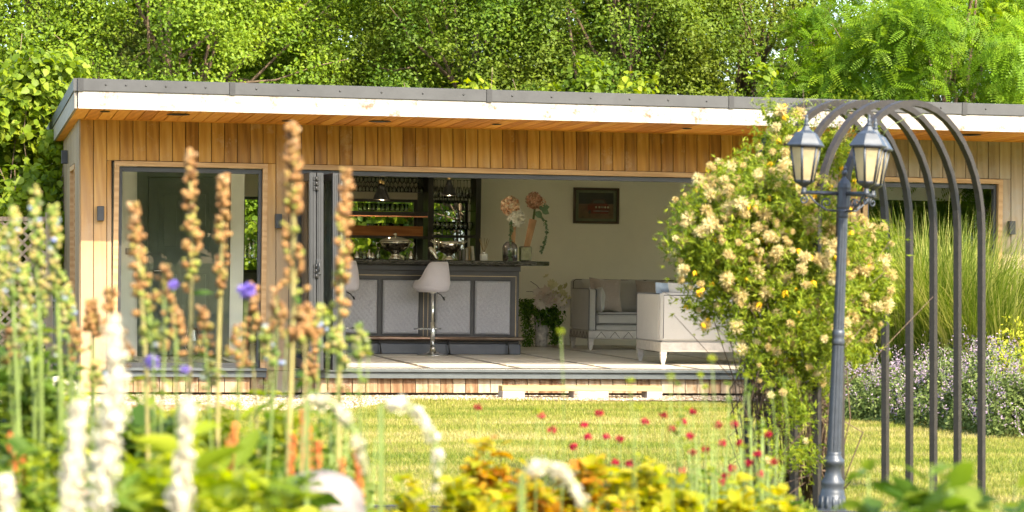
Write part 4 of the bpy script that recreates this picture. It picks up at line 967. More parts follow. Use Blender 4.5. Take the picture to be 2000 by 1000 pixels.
def tree(name, base, hgt, rad, ctr_h, leafmat, nleaf, ls, label, cat, tmpl=LEAF, ncl=150, clr=.55, flat=.85, dark=.0, droop=.0, low=.25, group=None, seed=0, cat_tan=None, trunk_r=.14, limbs=9):
    """trunk and limbs reaching into leaf clumps spread over an uneven crown"""
    global rng
    rng = np.random.default_rng(100 + seed); rd = random.Random(seed)
    t = thing(name, base, label, cat, group)
    ch = hgt - ctr_h                            # crown half height upwards
    u = rnd(ncl * 3); u = u[u[:, 2] > -.75][:ncl]
    bump = 1 + .22 * np.sin(3.1 * u[:, 0] + seed) * np.cos(2.7 * u[:, 1] + 2 * seed) + .15 * np.sin(7 * u[:, 2] + 5 * u[:, 0])
    f = rng.uniform(.45, 1, len(u)) ** .5
    C = np.stack([u[:, 0] * rad, u[:, 1] * rad * flat, np.where(u[:, 2] > 0, u[:, 2] * ch, u[:, 2] * (ctr_h - low))], 1) * (bump * f)[:, None] * .9
    C[:, 2] += ctr_h; C[:, 2] = np.maximum(C[:, 2], low + .1)
    mb = MB(); tr = [(0, 0, -.1), (.05, 0, ctr_h * .3), (-.06, .05, ctr_h * .7), (0, 0, ctr_h * 1.2)]
    mb.tube(tr, [trunk_r, trunk_r * .85, trunk_r * .65, trunk_r * .35], 9); mb.build('trunk', M['bark'], t)
    mb = MB()
    for i in rd.sample(range(len(C)), min(len(C), limbs * 3)):
        e = C[i]; z0 = ctr_h * rd.uniform(.35, 1.05); s = np.array([0, 0, z0]); m = (s + e) / 2 + np.array([rd.uniform(-.2, .2), rd.uniform(-.2, .2), rd.uniform(-.1, .25)])
        q = m * .4 + e * .6 + np.array([rd.uniform(-.12, .12)] * 3); mb.tube([s, m, q, e, e + (e - m) * .35], [trunk_r * .3, trunk_r * .2, trunk_r * .13, trunk_r * .08, .004], 5)
    mb.build('limbs', M['bark'], t, kind='stuff')
    ci = rng.integers(0, len(C), nleaf); cr = clr * rng.uniform(.6, 1.35, len(C))
    d = rnd(nleaf); d[:, 2] *= .75
    pos = C[ci] + d * (rng.uniform(.05, 1, nleaf) ** .62)[:, None] * cr[ci][:, None]
    outw = nrm(C[ci] - np.array([0, 0, ctr_h * .7]))
    n = nrm(d * .45 + outw * .35 + np.array([.12, -.22, .42]) + rng.normal(size=(nleaf, 3)) * .5)
    tan = rng.normal(size=(nleaf, 3)); tan[:, 2] -= droop
    var = np.clip(rng.random(len(C))[ci] * .45 + rng.random(nleaf) * .6 - .03, 0, 1)
    keep = pos[:, 2] > low
    scatter('crown', tmpl[0], tmpl[1], pos[keep], leafmat, frames(n, tan)[keep], (rng.uniform(.65, 1.3, nleaf) * ls)[keep], parent=t, var=var[keep], kind='stuff')
    return t
def basept(px, d): p = Wd(px, 500, d); return (p.x, p.y, ground(p.x))
FROND = ([], [])
for s in (-1, 1):
    for k in range(8):
        y = .12 + k * .11; b = len(FROND[0]); w_ = .24 * math.sin(math.pi * (k + 2.0) / 11.5)
        FROND[0].extend([(0, y, -.25 * y * y), (s * w_ * .5, y - .024, -.25 * y * y + .02), (s * w_, y + .03, -.25 * y * y - .02), (s * w_ * .5, y + .05, -.25 * y * y + .0)]); FROND[1].append((b, b + 1, b + 2, b + 3))
b = len(FROND[0]); FROND[0].extend([(0, 1.0, -.25), (.04, 1.05, -.27), (0, 1.13, -.3), (-.04, 1.05, -.27)]); FROND[1].append((b, b + 1, b + 2, b + 3))
b = len(FROND[0]); FROND[0].extend([(-.006, 0, 0), (.006, 0, 0), (.004, .5, -.06), (-.004, .5, -.06), (.002, 1.02, -.255), (-.002, 1.02, -.255)]); FROND[1].extend([(b, b + 1, b + 2, b + 3), (b + 3, b + 2, b + 4, b + 5)])
tree('maple_tree', basept(60, 41), 8.6, 2.9, 4.6, M['leafE'], 75000, .07, 'airy pale green tree at the far left behind the garden room, sky showing through', 'tree', ncl=300, clr=.42, seed=1)
tree('maple_tree', basept(330, 40), 8.8, 3.0, 4.4, M['leafA'], 120000, .068, 'dense bright green maple behind the left half of the roof', 'tree', ncl=420, clr=.5, seed=2)
tree('maple_tree', basept(640, 42), 8.4, 3.1, 4.6, M['leafA'], 120000, .068, 'bright green maple behind the folded doors, left of the dark hawthorns', 'tree', ncl=420, clr=.5, seed=3)
tree('hawthorn_tree', basept(930, 40.5), 8.5, 2.6, 4.2, M['leafB'], 110000, .062, 'dark green hawthorn above the bar side of the roof', 'tree', ncl=420, clr=.5, seed=4)
tree('hawthorn_tree', basept(1200, 40), 8.6, 2.6, 4.3, M['leafB'], 110000, .062, 'dark hawthorn with bare twigs above the middle of the roof', 'tree', ncl=400, clr=.5, seed=5, limbs=14)
tree('hawthorn_tree', basept(1450, 41), 8.2, 2.5, 4.3, M['leafB'], 100000, .062, 'olive green hawthorn left of the feathery bright tree', 'tree', ncl=380, clr=.5, seed=6, limbs=14)
tree('robinia_tree', basept(1850, 38.5), 6.8, 2.6, 3.7, M['leafC'], 17000, .29, 'bright feathery robinia with long leaf fronds at the right', 'tree', tmpl=FROND, ncl=220, clr=.6, droop=.9, seed=7)
tree('robinia_tree', basept(2180, 41), 8.2, 2.9, 4.4, M['leafC'], 8500, .34, 'second feathery robinia at the right edge behind the first', 'tree', tmpl=FROND, ncl=180, clr=.6, droop=.9, seed=8)
tree('evergreen_tree', basept(520, 49), 10.5, 3.4, 5, M['leafB'], 60000, .13, 'tall dark tree in the second row behind the maples', 'tree', ncl=120, clr=.8, seed=9)
tree('evergreen_tree', basept(1080, 49), 10.5, 3.6, 5, M['leafB'], 60000, .13, 'tall dark tree in the second row behind the hawthorns', 'tree', ncl=120, clr=.8, seed=10)
tree('evergreen_tree', basept(1600, 51), 8.5, 3.0, 4.3, M['leafE'], 32000, .12, 'tall paler tree in the second row behind the gap beside the robinia', 'tree', ncl=100, clr=.8, seed=11)
tree('evergreen_tree', basept(-230, 46), 9, 3.4, 4.5, M['leafA'], 32000, .12, 'green tree beyond the left edge of the hedge', 'tree', ncl=100, clr=.8, seed=12)
tree('evergreen_tree', basept(150, 50), 6.0, 3.2, 3.6, M['leafB'], 30000, .11, 'low dark tree in the second row behind the airy pale tree', 'tree', ncl=100, clr=.8, seed=13)
# large-leaved shrub beside the left flank
def shrub(name, base, hgt, rad, mat, n, ls, label, cat='shrub', tmpl=BROAD, seed=0, ncl=60, clr=.35, droop=.8, group=None, low=.1, flat=.85, trunk_r=.04):
    return tree(name, base, hgt, rad, hgt * .5, mat, n, ls, label, cat, tmpl, ncl, clr, flat, 0, droop, low, group, seed, trunk_r=trunk_r, limbs=6)
shrub('dogwood_shrub', basept(40, 30.8), 4.0, 1.1, M['leafD'], 15000, .10, 'large-leaved bright green shrub beside the left flank of the garden room', seed=20, ncl=70, clr=.4)
shrub('dogwood_shrub', basept(-150, 31.5), 3.8, 1.3, M['leafD'], 10000, .105, 'large-leaved bright green shrub cut by the left edge of the picture', seed=21, ncl=70, clr=.4)
shrub('climbing_vine', basept(70, 36), 4.2, .9, M['leafD'], 4500, .12, 'leafy bright shrub close behind the left rear corner', seed=22)
# leafy growth along the back of the building, seen over the roof and through the rear window
for k, (px, h, r, mt, lab) in enumerate(((560, 2.2, .9, 'leafD', 'bright leafy shrub seen through the rear window at the left bay'), (690, 2.3, .9, 'leafD', 'bright leafy shrub seen through the rear window behind the tumblers'),
        (790, 2.25, .8, 'leafA', 'green shrub seen through the rear window behind the punch bowl'), (900, 3.5, 1.0, 'leafD', 'vine with yellow-green leaves rising above the roof edge, left one'), (1080, 3.58, 1.0, 'leafD', 'vine with yellow-green leaves rising above the middle of the roof'),
        (1230, 3.5, .8, 'leafD', 'vine with yellow-green leaves rising above the roof, right one'), (1450, 3.3, .9, 'leafD', 'low green vine over the roof behind the climbing clematis'))):
    shrub('leafy_vine', basept(px, 37.0 + .1 * k if h > 3 else 38.8 + .1 * k), h + (.95 if h > 3 else .3), r, M[mt], 4200, .11, lab, 'vine', seed=30 + k, ncl=50, clr=.3)
# trellis at the left
def latt():
    q = thing('trellis_fence', (0, 0, 0), 'diagonal lattice trellis fence at the left behind the tall flowers', 'fence')
    Y = 2.5; a, b = Xf(-160, Y), Xf(96, Y); zt = W(50, 432, Y).z; zb = ground(a) + .2
    Lx, Lz = b - a, zt - zb
    for k, (bx_) in enumerate(((a, Y - .02, zt, b, Y + .03, zt + .05), (a, Y - .02, zb - .05, b, Y + .03, zb))):
        mb = MB(); mb.box(*bx_); mb.build('rail', M['cedar_grey'], q)
    for x in (a, b): mb = MB(); mb.box(x - .04, Y - .03, ground(a) - .05, x + .04, Y + .05, zt + .1); mb.build('post', M['cedar_grey'], q)
    st = .125; k = int((Lx + Lz) / st)
    for s in (0, 1):
        for i in range(k):
            x0 = a - Lz + i * st if s == 0 else a + i * st
            x1 = x0 + Lz if s == 0 else x0 - Lz; z0, z1 = zb, zt
            def clip(x0, z0, x1, z1):
                t0, t1 = 0., 1.; dx = x1 - x0
                for lim, sg in ((a, 1), (b, -1)):
                    v0 = (x0 - lim) * sg; v1 = (x1 - lim) * sg
                    if v0 < 0 and v1 < 0: return None
                    if v0 < 0: t0 = max(t0, v0 / (v0 - v1))
                    if v1 < 0: t1 = min(t1, v0 / (v0 - v1))
                if t1 - t0 < .03: return None
                return x0 + dx * t0, z0 + (z1 - z0) * t0, x0 + dx * t1, z0 + (z1 - z0) * t1
            c = clip(x0, z0, x1, z1)
            if c is None: continue
            ln = math.hypot(c[2] - c[0], c[3] - c[1]); an = math.atan2(c[3] - c[1], c[2] - c[0])
            mb = MB(); mb.box(0, 0, -.016, ln, .009, .016); mb.build('slat', M['cedar_grey'], q, loc=(c[0], Y - .012 + .011 * s, c[1]), rot=(0, -an, 0))
latt()

# ================================================================== RIGHT-HAND BORDER
M['nep_leaf'] = foliage('catmint_leaf', G((0.060, 0.093, 0.021), (0.111, 0.153, 0.038), (0.187, 0.230, 0.076)), .3, .2, .6)
M['nep_fl'] = mk_var('catmint_flower', [(0, (0.150, 0.120, 0.180)), (.5, (0.225, 0.173, 0.217)), (1, (0.270, 0.217, 0.225))])
M['gold_leaf'] = foliage('golden_leaf', G((.20, .26, .02), (.32, .36, .03), (.45, .42, .05)), .4, .2, .5)
def catmint(px, d, h, r, label, seed):
    global rng
    rng = np.random.default_rng(seed); b = Wg(px, d); h *= .84
    t = thing('catmint_bush', b, label, 'catmint', 'catmint bushes along the lawn edge')
    n = 7500; u = rnd(n); u[:, 2] = np.abs(u[:, 2]); f = rng.uniform(.5, 1, n) ** .4
    bump = 1 + .2 * np.sin(5 * u[:, 0] + seed) * np.cos(4 * u[:, 1])
    P = u * (f * bump)[:, None] * np.array([r, r * .8, h * .85]) ; P[:, 2] = np.maximum(P[:, 2], .02)
    scatter('foliage', *LEAF, P, M['nep_leaf'], frames(nrm(u + rng.normal(size=(n, 3)) * .6 + np.array([0, 0, .3]))), rng.uniform(.6, 1.3, n) * .038, parent=t, kind='stuff')
    m = 120; u = rnd(m); u[:, 2] = np.abs(u[:, 2]) * 1.1 + .1; u = nrm(u); base = u * np.array([r, r * .8, h * .85]) * .88
    dirs = nrm(u * .6 + np.array([0, 0, .9]) + rng.normal(size=(m, 3)) * .2); L_ = rng.uniform(.12, .30, m)
    k = 14; tt = rng.random((m, k)); pos = base[:, None, :] + dirs[:, None, :] * (tt * L_[:, None])[:, :, None] + rng.normal(size=(m, k, 3)) * .012
    scatter('flower_spikes', *LEAF, pos.reshape(-1, 3), M['nep_fl'], frames(rnd(m * k)), rng.uniform(.6, 1.3, m * k) * .024, parent=t, kind='stuff')
    mb = MB()
    for i in range(0, m, 3): mb.tube([base[i] * .5, base[i], base[i] + dirs[i] * L_[i]], .003, 4)
    mb.build('stems', M['stem'], t, kind='stuff')
for k, (px, d, h, r, lab) in enumerate(((1600, 24.8, .5, .45, 'small catmint bush half hidden behind the clematis, at the left end of the row'), (1690, 24.4, .62, .55, 'lilac catmint bush just right of the clematis arch'), (1775, 23.8, .66, .55, 'lilac catmint bush seen between the second and third arch legs'),
        (1855, 23.3, .70, .55, 'lilac catmint bush seen between the third and fourth arch legs'), (1935, 22.5, .74, .55, 'broad lilac catmint bush right of the last arch leg'), (2020, 21.8, .72, .55, 'catmint bush cut by the right edge of the picture'),
        (1910, 24.2, 1.0, .55, 'taller catmint bush in the second row behind the last arch leg'), (1990, 23.6, 1.02, .55, 'tall catmint bush in the second row at the right edge'), (1800, 24.9, .85, .5, 'catmint bush in the second row under the tall grass'))):
    catmint(px, d, h, r, lab, 200 + k)
M['blade'] = foliage('grass_leaf', G((.06, .11, .012), (.16, .22, .03), (.42, .40, .12)), .4, .25, .4)
def blades(name, b, label, n, h, spread, seed, mat='blade', cat='grass', wd=.008, group=None, seg=5, lean=.55):
    global rng
    rng = np.random.default_rng(seed); t = thing(name, b, label, cat, group)
    az = rng.random(n) * 6.283; r0 = rng.random(n) ** .5 * spread * .35; L_ = h * rng.uniform(.6, 1.1, n); le = rng.uniform(.1, 1, n) * lean
    V = []; s = np.linspace(0, 1, seg + 1)
    dx, dy = np.cos(az), np.sin(az)
    for i, q in enumerate(s):
        out = r0 + L_ * le * q ** 1.8; z = L_ * (q - .32 * le * q ** 3)
        wv = wd * (1 - q ** 2 * .95) / 2
        c = np.stack([dx * out + np.cos(az * 3) * .0, dy * out, z], 1); sd_ = np.stack([-dy, dx, 0 * dx], 1) * wv[:, None] if hasattr(wv, '__len__') else np.stack([-dy, dx, 0 * dx], 1) * wv
        V += [c - sd_, c + sd_]
    V = np.stack(V, 1).reshape(-1, 3); k = 2 * (seg + 1)
    quad = np.array([(2 * i, 2 * i + 1, 2 * i + 3, 2 * i + 2) for i in range(seg)])
    F = (quad[None] + (np.arange(n) * k)[:, None, None]).reshape(-1, 4)
    me = bpy.data.meshes.new('blades'); me.vertices.add(len(V)); me.vertices.foreach_set('co', V.ravel().astype(np.float32))
    me.loops.add(F.size); me.loops.foreach_set('vertex_index', F.ravel().astype(np.int32)); me.polygons.add(len(F)); me.polygons.foreach_set('loop_start', (np.arange(len(F)) * 4).astype(np.int32))
    me.materials.append(M[mat]); me.update(calc_edges=True); a = me.attributes.new('var', 'FLOAT', 'POINT'); a.data.foreach_set('value', np.repeat(rng.random(n), k).astype(np.float32))
    o = bpy.data.objects.new('blades', me); link(o, t); addkid(t, o); tag(o, kind='stuff')
    return t
for k, (px, d, h, n, lab) in enumerate(((1700, 26.0, 1.7, 1500, 'clump of tall ornamental grass behind the first arch leg'), (1765, 25.8, 1.95, 1900, 'clump of tall ornamental grass behind the second and third arch legs'), (1830, 25.7, 2.05, 2000, 'tall arching grass clump behind the fourth arch leg'),
        (1895, 25.4, 1.95, 1900, 'tall arching grass clump behind the last arch leg'), (1960, 25.3, 1.7, 1500, 'lower grass clump right of the last arch leg'))):
    blades('ornamental_grass', Wg(px, d), lab, int(n * .8), h, 1.2, 300 + k, wd=.013, lean=.75, group='ornamental grasses before the right window')
shrub('golden_shrub', basept(1990, 24.9), 1.05, .5, M['gold_leaf'], 2600, .06, 'yellow-leaved shrub behind the catmint at the right edge', seed=50, tmpl=LANCE, clr=.2)
shrub('green_shrub', basept(2000, 25.6), 1.50, .45, M['leafD'], 2600, .06, 'fresh green shrub in front of the right-hand wall light', seed=51, tmpl=LEAF, clr=.2)
shrub('green_shrub', basept(2010, 22.9), .85, .35, M['gold_leaf'], 1500, .05, 'low yellow-green shrub among the catmint at the right edge', seed=52, tmpl=LANCE, clr=.18)
# timber step on blocks
q0, q1 = Xf(977, -.42), Xf(1288, -.42)
t = thing('timber_step', (q0, -.42, ground(q0)), 'pale new timber plank step lying on blocks before the plinth', 'step', rot=(0, SL, 0))
mb = MB(); mb.box(0, -.10, .082, q1 - q0, .10, .135, .004); mb.build('plank', M['fresh_wood'], t)
for a, b in ((977, 1020), (1115, 1183), (1258, 1288)):
    mb = MB(); mb.box(Xf(a, -.42) - q0, -.12, .0, Xf(b, -.42) - q0, .11, .0815, .004); mb.build('block', M['fascia_paint'], t)
mb = MB(); mb.box(-1.2, -2.68, ground(0) - .03, Xf(450, -2.6), -2.62, ground(0) + .05, .004); mb.build('timber_edging', M['plinth_wood'], None, label='old timber board edging the gravel at the left', cat='edging')
mb = MB(); mb.ball((0, 0, .14), .14, 14, 10, (1.3, .9, .8)); q = Wg(115, 25.2); mb.build('white_stone', plain('white_stone', (.42, .38, .31), .8), None, loc=q, label='pale rounded stone at the left corner behind the flowers', cat='stone')
# ================================================================== TREES BEHIND THE CAMERA (seen in the window glass)
for k, (x, y, lab) in enumerate(((-9, -40, 'garden tree behind the viewpoint, leftmost'), (-3, -43, 'garden tree behind the viewpoint, second'), (4, -42, 'garden tree behind the viewpoint, third'), (11, -44, 'garden tree behind the viewpoint, fourth'), (18, -42, 'garden tree behind the viewpoint, fifth'), (25, -40, 'garden tree behind the viewpoint, sixth'), (32, -36, 'garden tree behind the viewpoint, seventh'), (38, -30, 'garden tree behind the viewpoint, rightmost'))):
    tree('garden_tree', (x, y, ground(x)), 9, 3.9, 4.3, M['leafA'], 18000, .5, lab, 'tree', ncl=130, clr=1.15, seed=60 + k)

# ================================================================== CLEMATIS ARCH
M['arch'] = plain('arch_steel', (.022, .018, .014), .6, .0, .25, 30, .1)
aR = Vector((.607, .795))                        # hoop plane direction, in view terms (right, depth)
def view_xy(lat, d): p = CAM + FW * d + RT * lat; return p.x, p.y
arch_info = []
ords = ['first arch hoop from the left, carrying most of the clematis', 'second arch hoop from the left', 'third and middle arch hoop', 'fourth arch hoop from the left', 'last arch hoop on the right']
arch = thing('garden_arch', (0, 0, 0), 'dark steel garden arch tunnel of five round hoops carrying a clematis', 'garden arch')
for i in range(5):
    dR = 16.35 - .10 * i; pxr = 1727 + 47 * i; latR = (pxr + 2 - 1000) / 5000 * dR
    dL = dR - 1.12; pxl = 1461 + 45 * i; latL = (pxl - 1000) / 5000 * dL
    xr, yr = view_xy(latR, dR); xl, yl = view_xy(latL, dL); zr, zl = ground(xr), ground(xl)
    cx, cy = (xr + xl) / 2, (yr + yl) / 2; rad = math.hypot(xr - xl, yr - yl) / 2
    ux, uy = (xr - xl) / 2 / rad, (yr - yl) / 2 / rad
    ztop = 1.14 + (500 - 201) / 5000 * (dL + dR) / 2; zs = ztop - rad
    pts = [(xr, yr, zr - .05), (xr, yr, zs * .5), (xr, yr, zs)]
    for k in range(1, 20):
        a = math.pi * k / 20; pts.append((cx + ux * rad * math.cos(a), cy + uy * rad * math.cos(a), zs + rad * math.sin(a)))
    pts += [(xl, yl, zs), (xl, yl, zs * .5), (xl, yl, zl - .05)]
    # flat bar section swept along the hoop
    mb = MB(); nrmv = Vector((-uy, ux, 0)); P = [Vector(p) for p in pts]; vs = []
    for k, p in enumerate(P):
        t_ = (P[min(k + 1, len(P) - 1)] - P[max(k - 1, 0)]).normalized(); b = t_.cross(nrmv).normalized(); hh = .0185
        vs += [p + b * hh + nrmv * hh, p - b * hh + nrmv * hh, p - b * hh - nrmv * hh, p + b * hh - nrmv * hh]
    mb.add(vs, [(4 * k + j, 4 * k + (j + 1) % 4, 4 * k + 4 + (j + 1) % 4, 4 * k + 4 + j) for k in range(len(P) - 1) for j in range(4)])
    hp = mb.build('hoop', M['arch'], arch); hp['label'] = ords[i]
    arch_info.append((Vector((xl, yl, zl)), Vector((xr, yr, zr)), zs, rad, Vector((cx, cy, 0)), Vector((ux, uy, 0))))
M['clem_leaf'] = foliage('clematis_leaf', G((.075, .125, .008), (.16, .225, .014), (.28, .33, .03)), .42, .3, .45)
M['clem_y'] = mk_var('clematis_yellow', [(0, (.60, .36, .01)), (.5, (.72, .50, .02)), (1, (.78, .62, .08))])
def mk_fluff(name, a, b, tr=.35):
    m, nt, out = newmat(name); at = nd(nt, 'ShaderNodeAttribute', attribute_name='var'); oi = nd(nt, 'ShaderNodeObjectInfo')
    c = ramp(nt, oi.outputs['Random'], [(0, a), (1, b)]); d = nd(nt, 'ShaderNodeBsdfDiffuse'); nt.links.new(c, d.inputs[0]); t = nd(nt, 'ShaderNodeBsdfTranslucent'); nt.links.new(c, t.inputs[0])
    mx = nd(nt, 'ShaderNodeMixShader'); mx.inputs[0].default_value = tr; nt.links.new(d.outputs[0], mx.inputs[1]); nt.links.new(t.outputs[0], mx.inputs[2]); nt.links.new(mx.outputs[0], out.inputs[0]); return m
M['fluff'] = mk_fluff('seed_fluff', (.56, .44, .18), (.70, .62, .34))
def fluffmesh(seed, n=170):
    r_ = np.random.default_rng(seed); mb = MB(); d = nrm(r_.normal(size=(n, 3))); vs = []; fs = []
    for k in range(n):
        u = d[k]; a = np.cross(u, r_.normal(size=3)); a /= np.linalg.norm(a); L_ = .038 * r_.uniform(.7, 1.15); c = np.cross(u, a)
        m_ = u * L_ * .55 + c * .006; b = len(vs)
        vs += [u * .006 - a * .0022, u * .006 + a * .0022, m_ + a * .0030, m_ - a * .0030, u * L_ + c * .016]; fs += [(b, b + 1, b + 2, b + 3), (b + 3, b + 2, b + 4)]
    mb.add(vs, fs); mb.ball((0, 0, 0), .017, 8, 6); return mb.mesh('seed_head', M['fluff'])
fl = [fluffmesh(k) for k in range(5)]
def bellmesh():
    mb = MB()
    for k in range(4):
        a = k * math.pi / 2; c, s = math.cos(a), math.sin(a)
        f = lambda r, w, z: (c * r - s * w, s * r + c * w, z)
        mb.add([f(.003, 0, 0), f(.014, .011, -.012), f(.016, .009, -.028), f(.022, 0, -.042), f(.016, -.009, -.028), f(.014, -.011, -.012)], [(0, 1, 2, 3, 4, 5)])
    return mb.mesh('flower', M['clem_y'])
bell = bellmesh()
rng = np.random.default_rng(77)
b0 = arch_info[0][0]
cl = thing('clematis', (b0.x, b0.y, b0.z), 'climbing clematis with fluffy cream seed heads and yellow bells on the arch', 'clematis')
# outline of the mass as blobs: (px, py, radius px, depth)
blobs = [(1500, 340, 75, 15.5), (1430, 380, 80, 15.4), (1380, 430, 80, 15.3), (1450, 460, 90, 15.2), (1550, 420, 85, 15.4), (1340, 480, 50, 15.3), (1530, 520, 100, 15.2), (1420, 550, 85, 15.2), (1620, 480, 75, 15.6), (1660, 560, 75, 15.8), (1600, 600, 85, 15.4), (1500, 620, 85, 15.2),
         (1690, 480, 40, 15.9), (1560, 690, 75, 15.2), (1640, 670, 58, 15.6), (1680, 620, 45, 15.9), (1530, 780, 42, 15.0), (1600, 760, 40, 15.3), (1370, 600, 40, 15.2), (1540, 270, 50, 15.6), (1500, 230, 30, 15.5), (1560, 870, 26, 14.9), (1490, 850, 24, 15.0), (1450, 620, 45, 15.1), (1640, 330, 40, 16.0), (1600, 300, 45, 15.8), (1470, 700, 42, 15.0), (1580, 520, 80, 15.6), (1690, 560, 48, 15.6), (1480, 420, 100, 15.2), (1400, 500, 90, 15.1), (1560, 620, 95, 15.1), (1500, 900, 28, 14.7), (1560, 800, 40, 15.)]
C = []; RR = []; wts = []
for (px, py, r, d) in blobs:
    q = Wd(px, py, d); q = q - FW * .28; C.append((q.x - b0.x, q.y - b0.y, q.z - b0.z)); RR.append(r / 5000 * d); wts.append(r * r * (1.35 if py < 600 else .7 if py < 740 else .45))
C = np.array(C); RR = np.array(RR); wts = np.array(wts, float); wts /= wts.sum()
def inblob(n, lo=.0, hi=1., dsc=.9):
    ci = rng.choice(len(C), n, p=wts); d = rnd(n); rr = rng.uniform(lo, hi, n) ** .5
    return C[ci] + d * (RR[ci] * rr)[:, None] * np.array([1, dsc, 1]), d, ci
n = 42000; P_, d_, ci = inblob(n); 
# clump the leaves
cc, _, _ = inblob(520); near = rng.integers(0, 520, n); mixm = rng.random(n) < .7
P_[mixm] = cc[near[mixm]] + rng.normal(size=(mixm.sum(), 3)) * .045
TRI = ([(0, 0, 0), (.12, .3, .03), (0, 1, -.1), (-.12, .3, .03), (.5, .75, -.05), (-.5, .75, -.05), (.0, .3, 0)], [(0, 1, 2, 3), (6, 4, 1), (6, 3, 5)])
scatter('foliage', *TRI, P_, M['clem_leaf'], frames(nrm(d_ + np.array([.1, -.5, .5]) + rng.normal(size=(n, 3)) * .6)), rng.uniform(.6, 1.3, n) * .046, parent=cl, kind='stuff')
mb = MB(); rd = random.Random(5)
for k in range(150):
    e = C[rd.randrange(len(C))] + np.array([rd.gauss(0, .1), rd.gauss(0, .08), rd.gauss(0, .1)])
    s = np.array([rd.choice([0, .12, .25, .38, .5]) , rd.uniform(-.15, .1), rd.uniform(0, .1)]); m1 = s + np.array([rd.gauss(0, .08), rd.gauss(0, .05), (e[2] - s[2]) * .4]); m2 = (m1 + e) / 2 + np.array([rd.gauss(0, .08)] * 3)
    mb.tube([s, m1, m2, e], [.006, .0045, .003, .0015], 4)
mb.build('stems', M['twig'], cl, kind='stuff')
mb = MB()                                     # loose tendrils above the roof line
for k in range(16):
    q = Wd(rd.uniform(1470, 1740), rd.uniform(230, 330), 15.6); a = rd.uniform(.6, 2.4); p = [q.x - b0.x, q.y - b0.y, q.z - b0.z]; pts = [tuple(p)]
    for i in range(6): p = [p[0] + .055 * math.cos(a), p[1] + rd.gauss(0, .01), p[2] + .055 * math.sin(a)]; a += rd.gauss(0, .45); pts.append(tuple(p))
    mb.tube(pts, [.0035, .003, .003, .0025, .002, .002, .0015], 5)
mb.build('tendrils', M['stem'], cl, kind='stuff')
n = 1400; qq = [Wd(rng.uniform(1460, 1720), rng.uniform(190, 330), 15.6) for _ in range(60)]; k = rng.integers(0, 60, n); base = np.array([(q.x - b0.x, q.y - b0.y, q.z - b0.z) for q in qq])
scatter('tendril_leaves', *TRI, base[k] + rng.normal(size=(n, 3)) * np.array([.035, .03, .05]), M['clem_leaf'], frames(rnd(n)), rng.uniform(.5, 1., n) * .032, parent=cl, kind='stuff')
P_, d_, ci = inblob(2500, .72, 1.12)
tocam = np.array([-RT.x * 0 - FW.x, -FW.y, .15]); keep = (d_ @ tocam) > -.05; P_ = P_[keep]
sel = []
for p in P_:
    if all(np.linalg.norm(p - s) > .048 for s in sel): sel.append(p)
    if len(sel) >= 298: break
for i, p in enumerate(sel): put('seed_head', fl[i % 5], cl, tuple(p), (rd.random() * 6, rd.random() * 6, 0), rd.choice((.55, .7, .85, 1., 1.15, 1.3)))
P2, d2, ci = inblob(800, .7, 1.15); P2 = P2[(d2 @ tocam) > -.1][:320]
tvv = np.array([v.co[:] for v in fl[0].vertices]); tff = [tuple(p.vertices) for p in fl[0].polygons]
scatter('small_seed_heads', tvv, tff, P2, M['fluff'], frames(rnd(len(P2))), rng.uniform(.35, .75, len(P2)), parent=cl, kind='stuff')
P_, d_, ci = inblob(130, .7, 1.15)
for p in P_[(d_ @ tocam) > -.1][:70]: put('flower', bell, cl, tuple(p), (rd.gauss(0, .5), rd.gauss(0, .5), rd.random() * 6), rd.uniform(.7, 1.1))

# ================================================================== LAMP POST
M['lamp'] = plain('lamp_cast_iron', (.042, .052, .065), .42, .25, .14, 25, .15)
m, nt, out = newmat('frosted_lamp_glass'); v = coords(nt); nz = noise(nt, v, 18, 4)
b_ = nd(nt, 'ShaderNodeBsdfPrincipled'); nt.links.new(ramp(nt, nz, [(.3, (.50, .42, .24)), (.7, (.66, .58, .38))]), b_.inputs['Base Color']); b_.inputs['Roughness'].default_value = .25
tl = nd(nt, 'ShaderNodeBsdfTranslucent'); tl.inputs[0].default_value = (.72, .62, .40, 1); tp = nd(nt, 'ShaderNodeBsdfTransparent'); tp.inputs[0].default_value = (.9, .82, .62, 1)
x1 = nd(nt, 'ShaderNodeMixShader'); x1.inputs[0].default_value = .45; nt.links.new(b_.outputs[0], x1.inputs[1]); nt.links.new(tl.outputs[0], x1.inputs[2])
x2 = nd(nt, 'ShaderNodeMixShader'); x2.inputs[0].default_value = .25; nt.links.new(x1.outputs[0], x2.inputs[1]); nt.links.new(tp.outputs[0], x2.inputs[2]); nt.links.new(x2.outputs[0], out.inputs[0]); M['lampglass'] = m
LD = 14.6
lb = Wg(1624, LD); S_ = LD / 5000
lamp = thing('lamp_post', (lb.x, lb.y, lb.z), 'grey cast iron garden lamp post with three lanterns, leaning slightly right', 'lamp post', rot=(0, R(2.2), -YAW))
zt = lambda py: (1.14 + (500 - py) * S_) - lb.z        # height above the base for an image row
prof = [(.10, 0), (.10, .02), (.075, .05), (25 * S_, zt(1000)), (24 * S_, zt(962)), (22.5 * S_, zt(958)), (21 * S_, zt(952)), (22.5 * S_, zt(946)), (22.5 * S_, zt(940)), (17 * S_, zt(932)), (15 * S_, zt(918)), (17 * S_, zt(909)), (21 * S_, zt(905)), (21 * S_, zt(898)), (16 * S_, zt(893)), (14 * S_, zt(887)), (14.5 * S_, zt(882))]
mb = MB(); mb.lathe(prof, 24)
for k in range(12):
    a = k * math.pi / 6; r0, r1 = 25.2 * S_, 23.4 * S_
    mb.tube([(r0 * math.cos(a), r0 * math.sin(a), zt(998)), (r1 * math.cos(a), r1 * math.sin(a), zt(968))], .008, 5)
mb.build('base', M['lamp'], lamp)
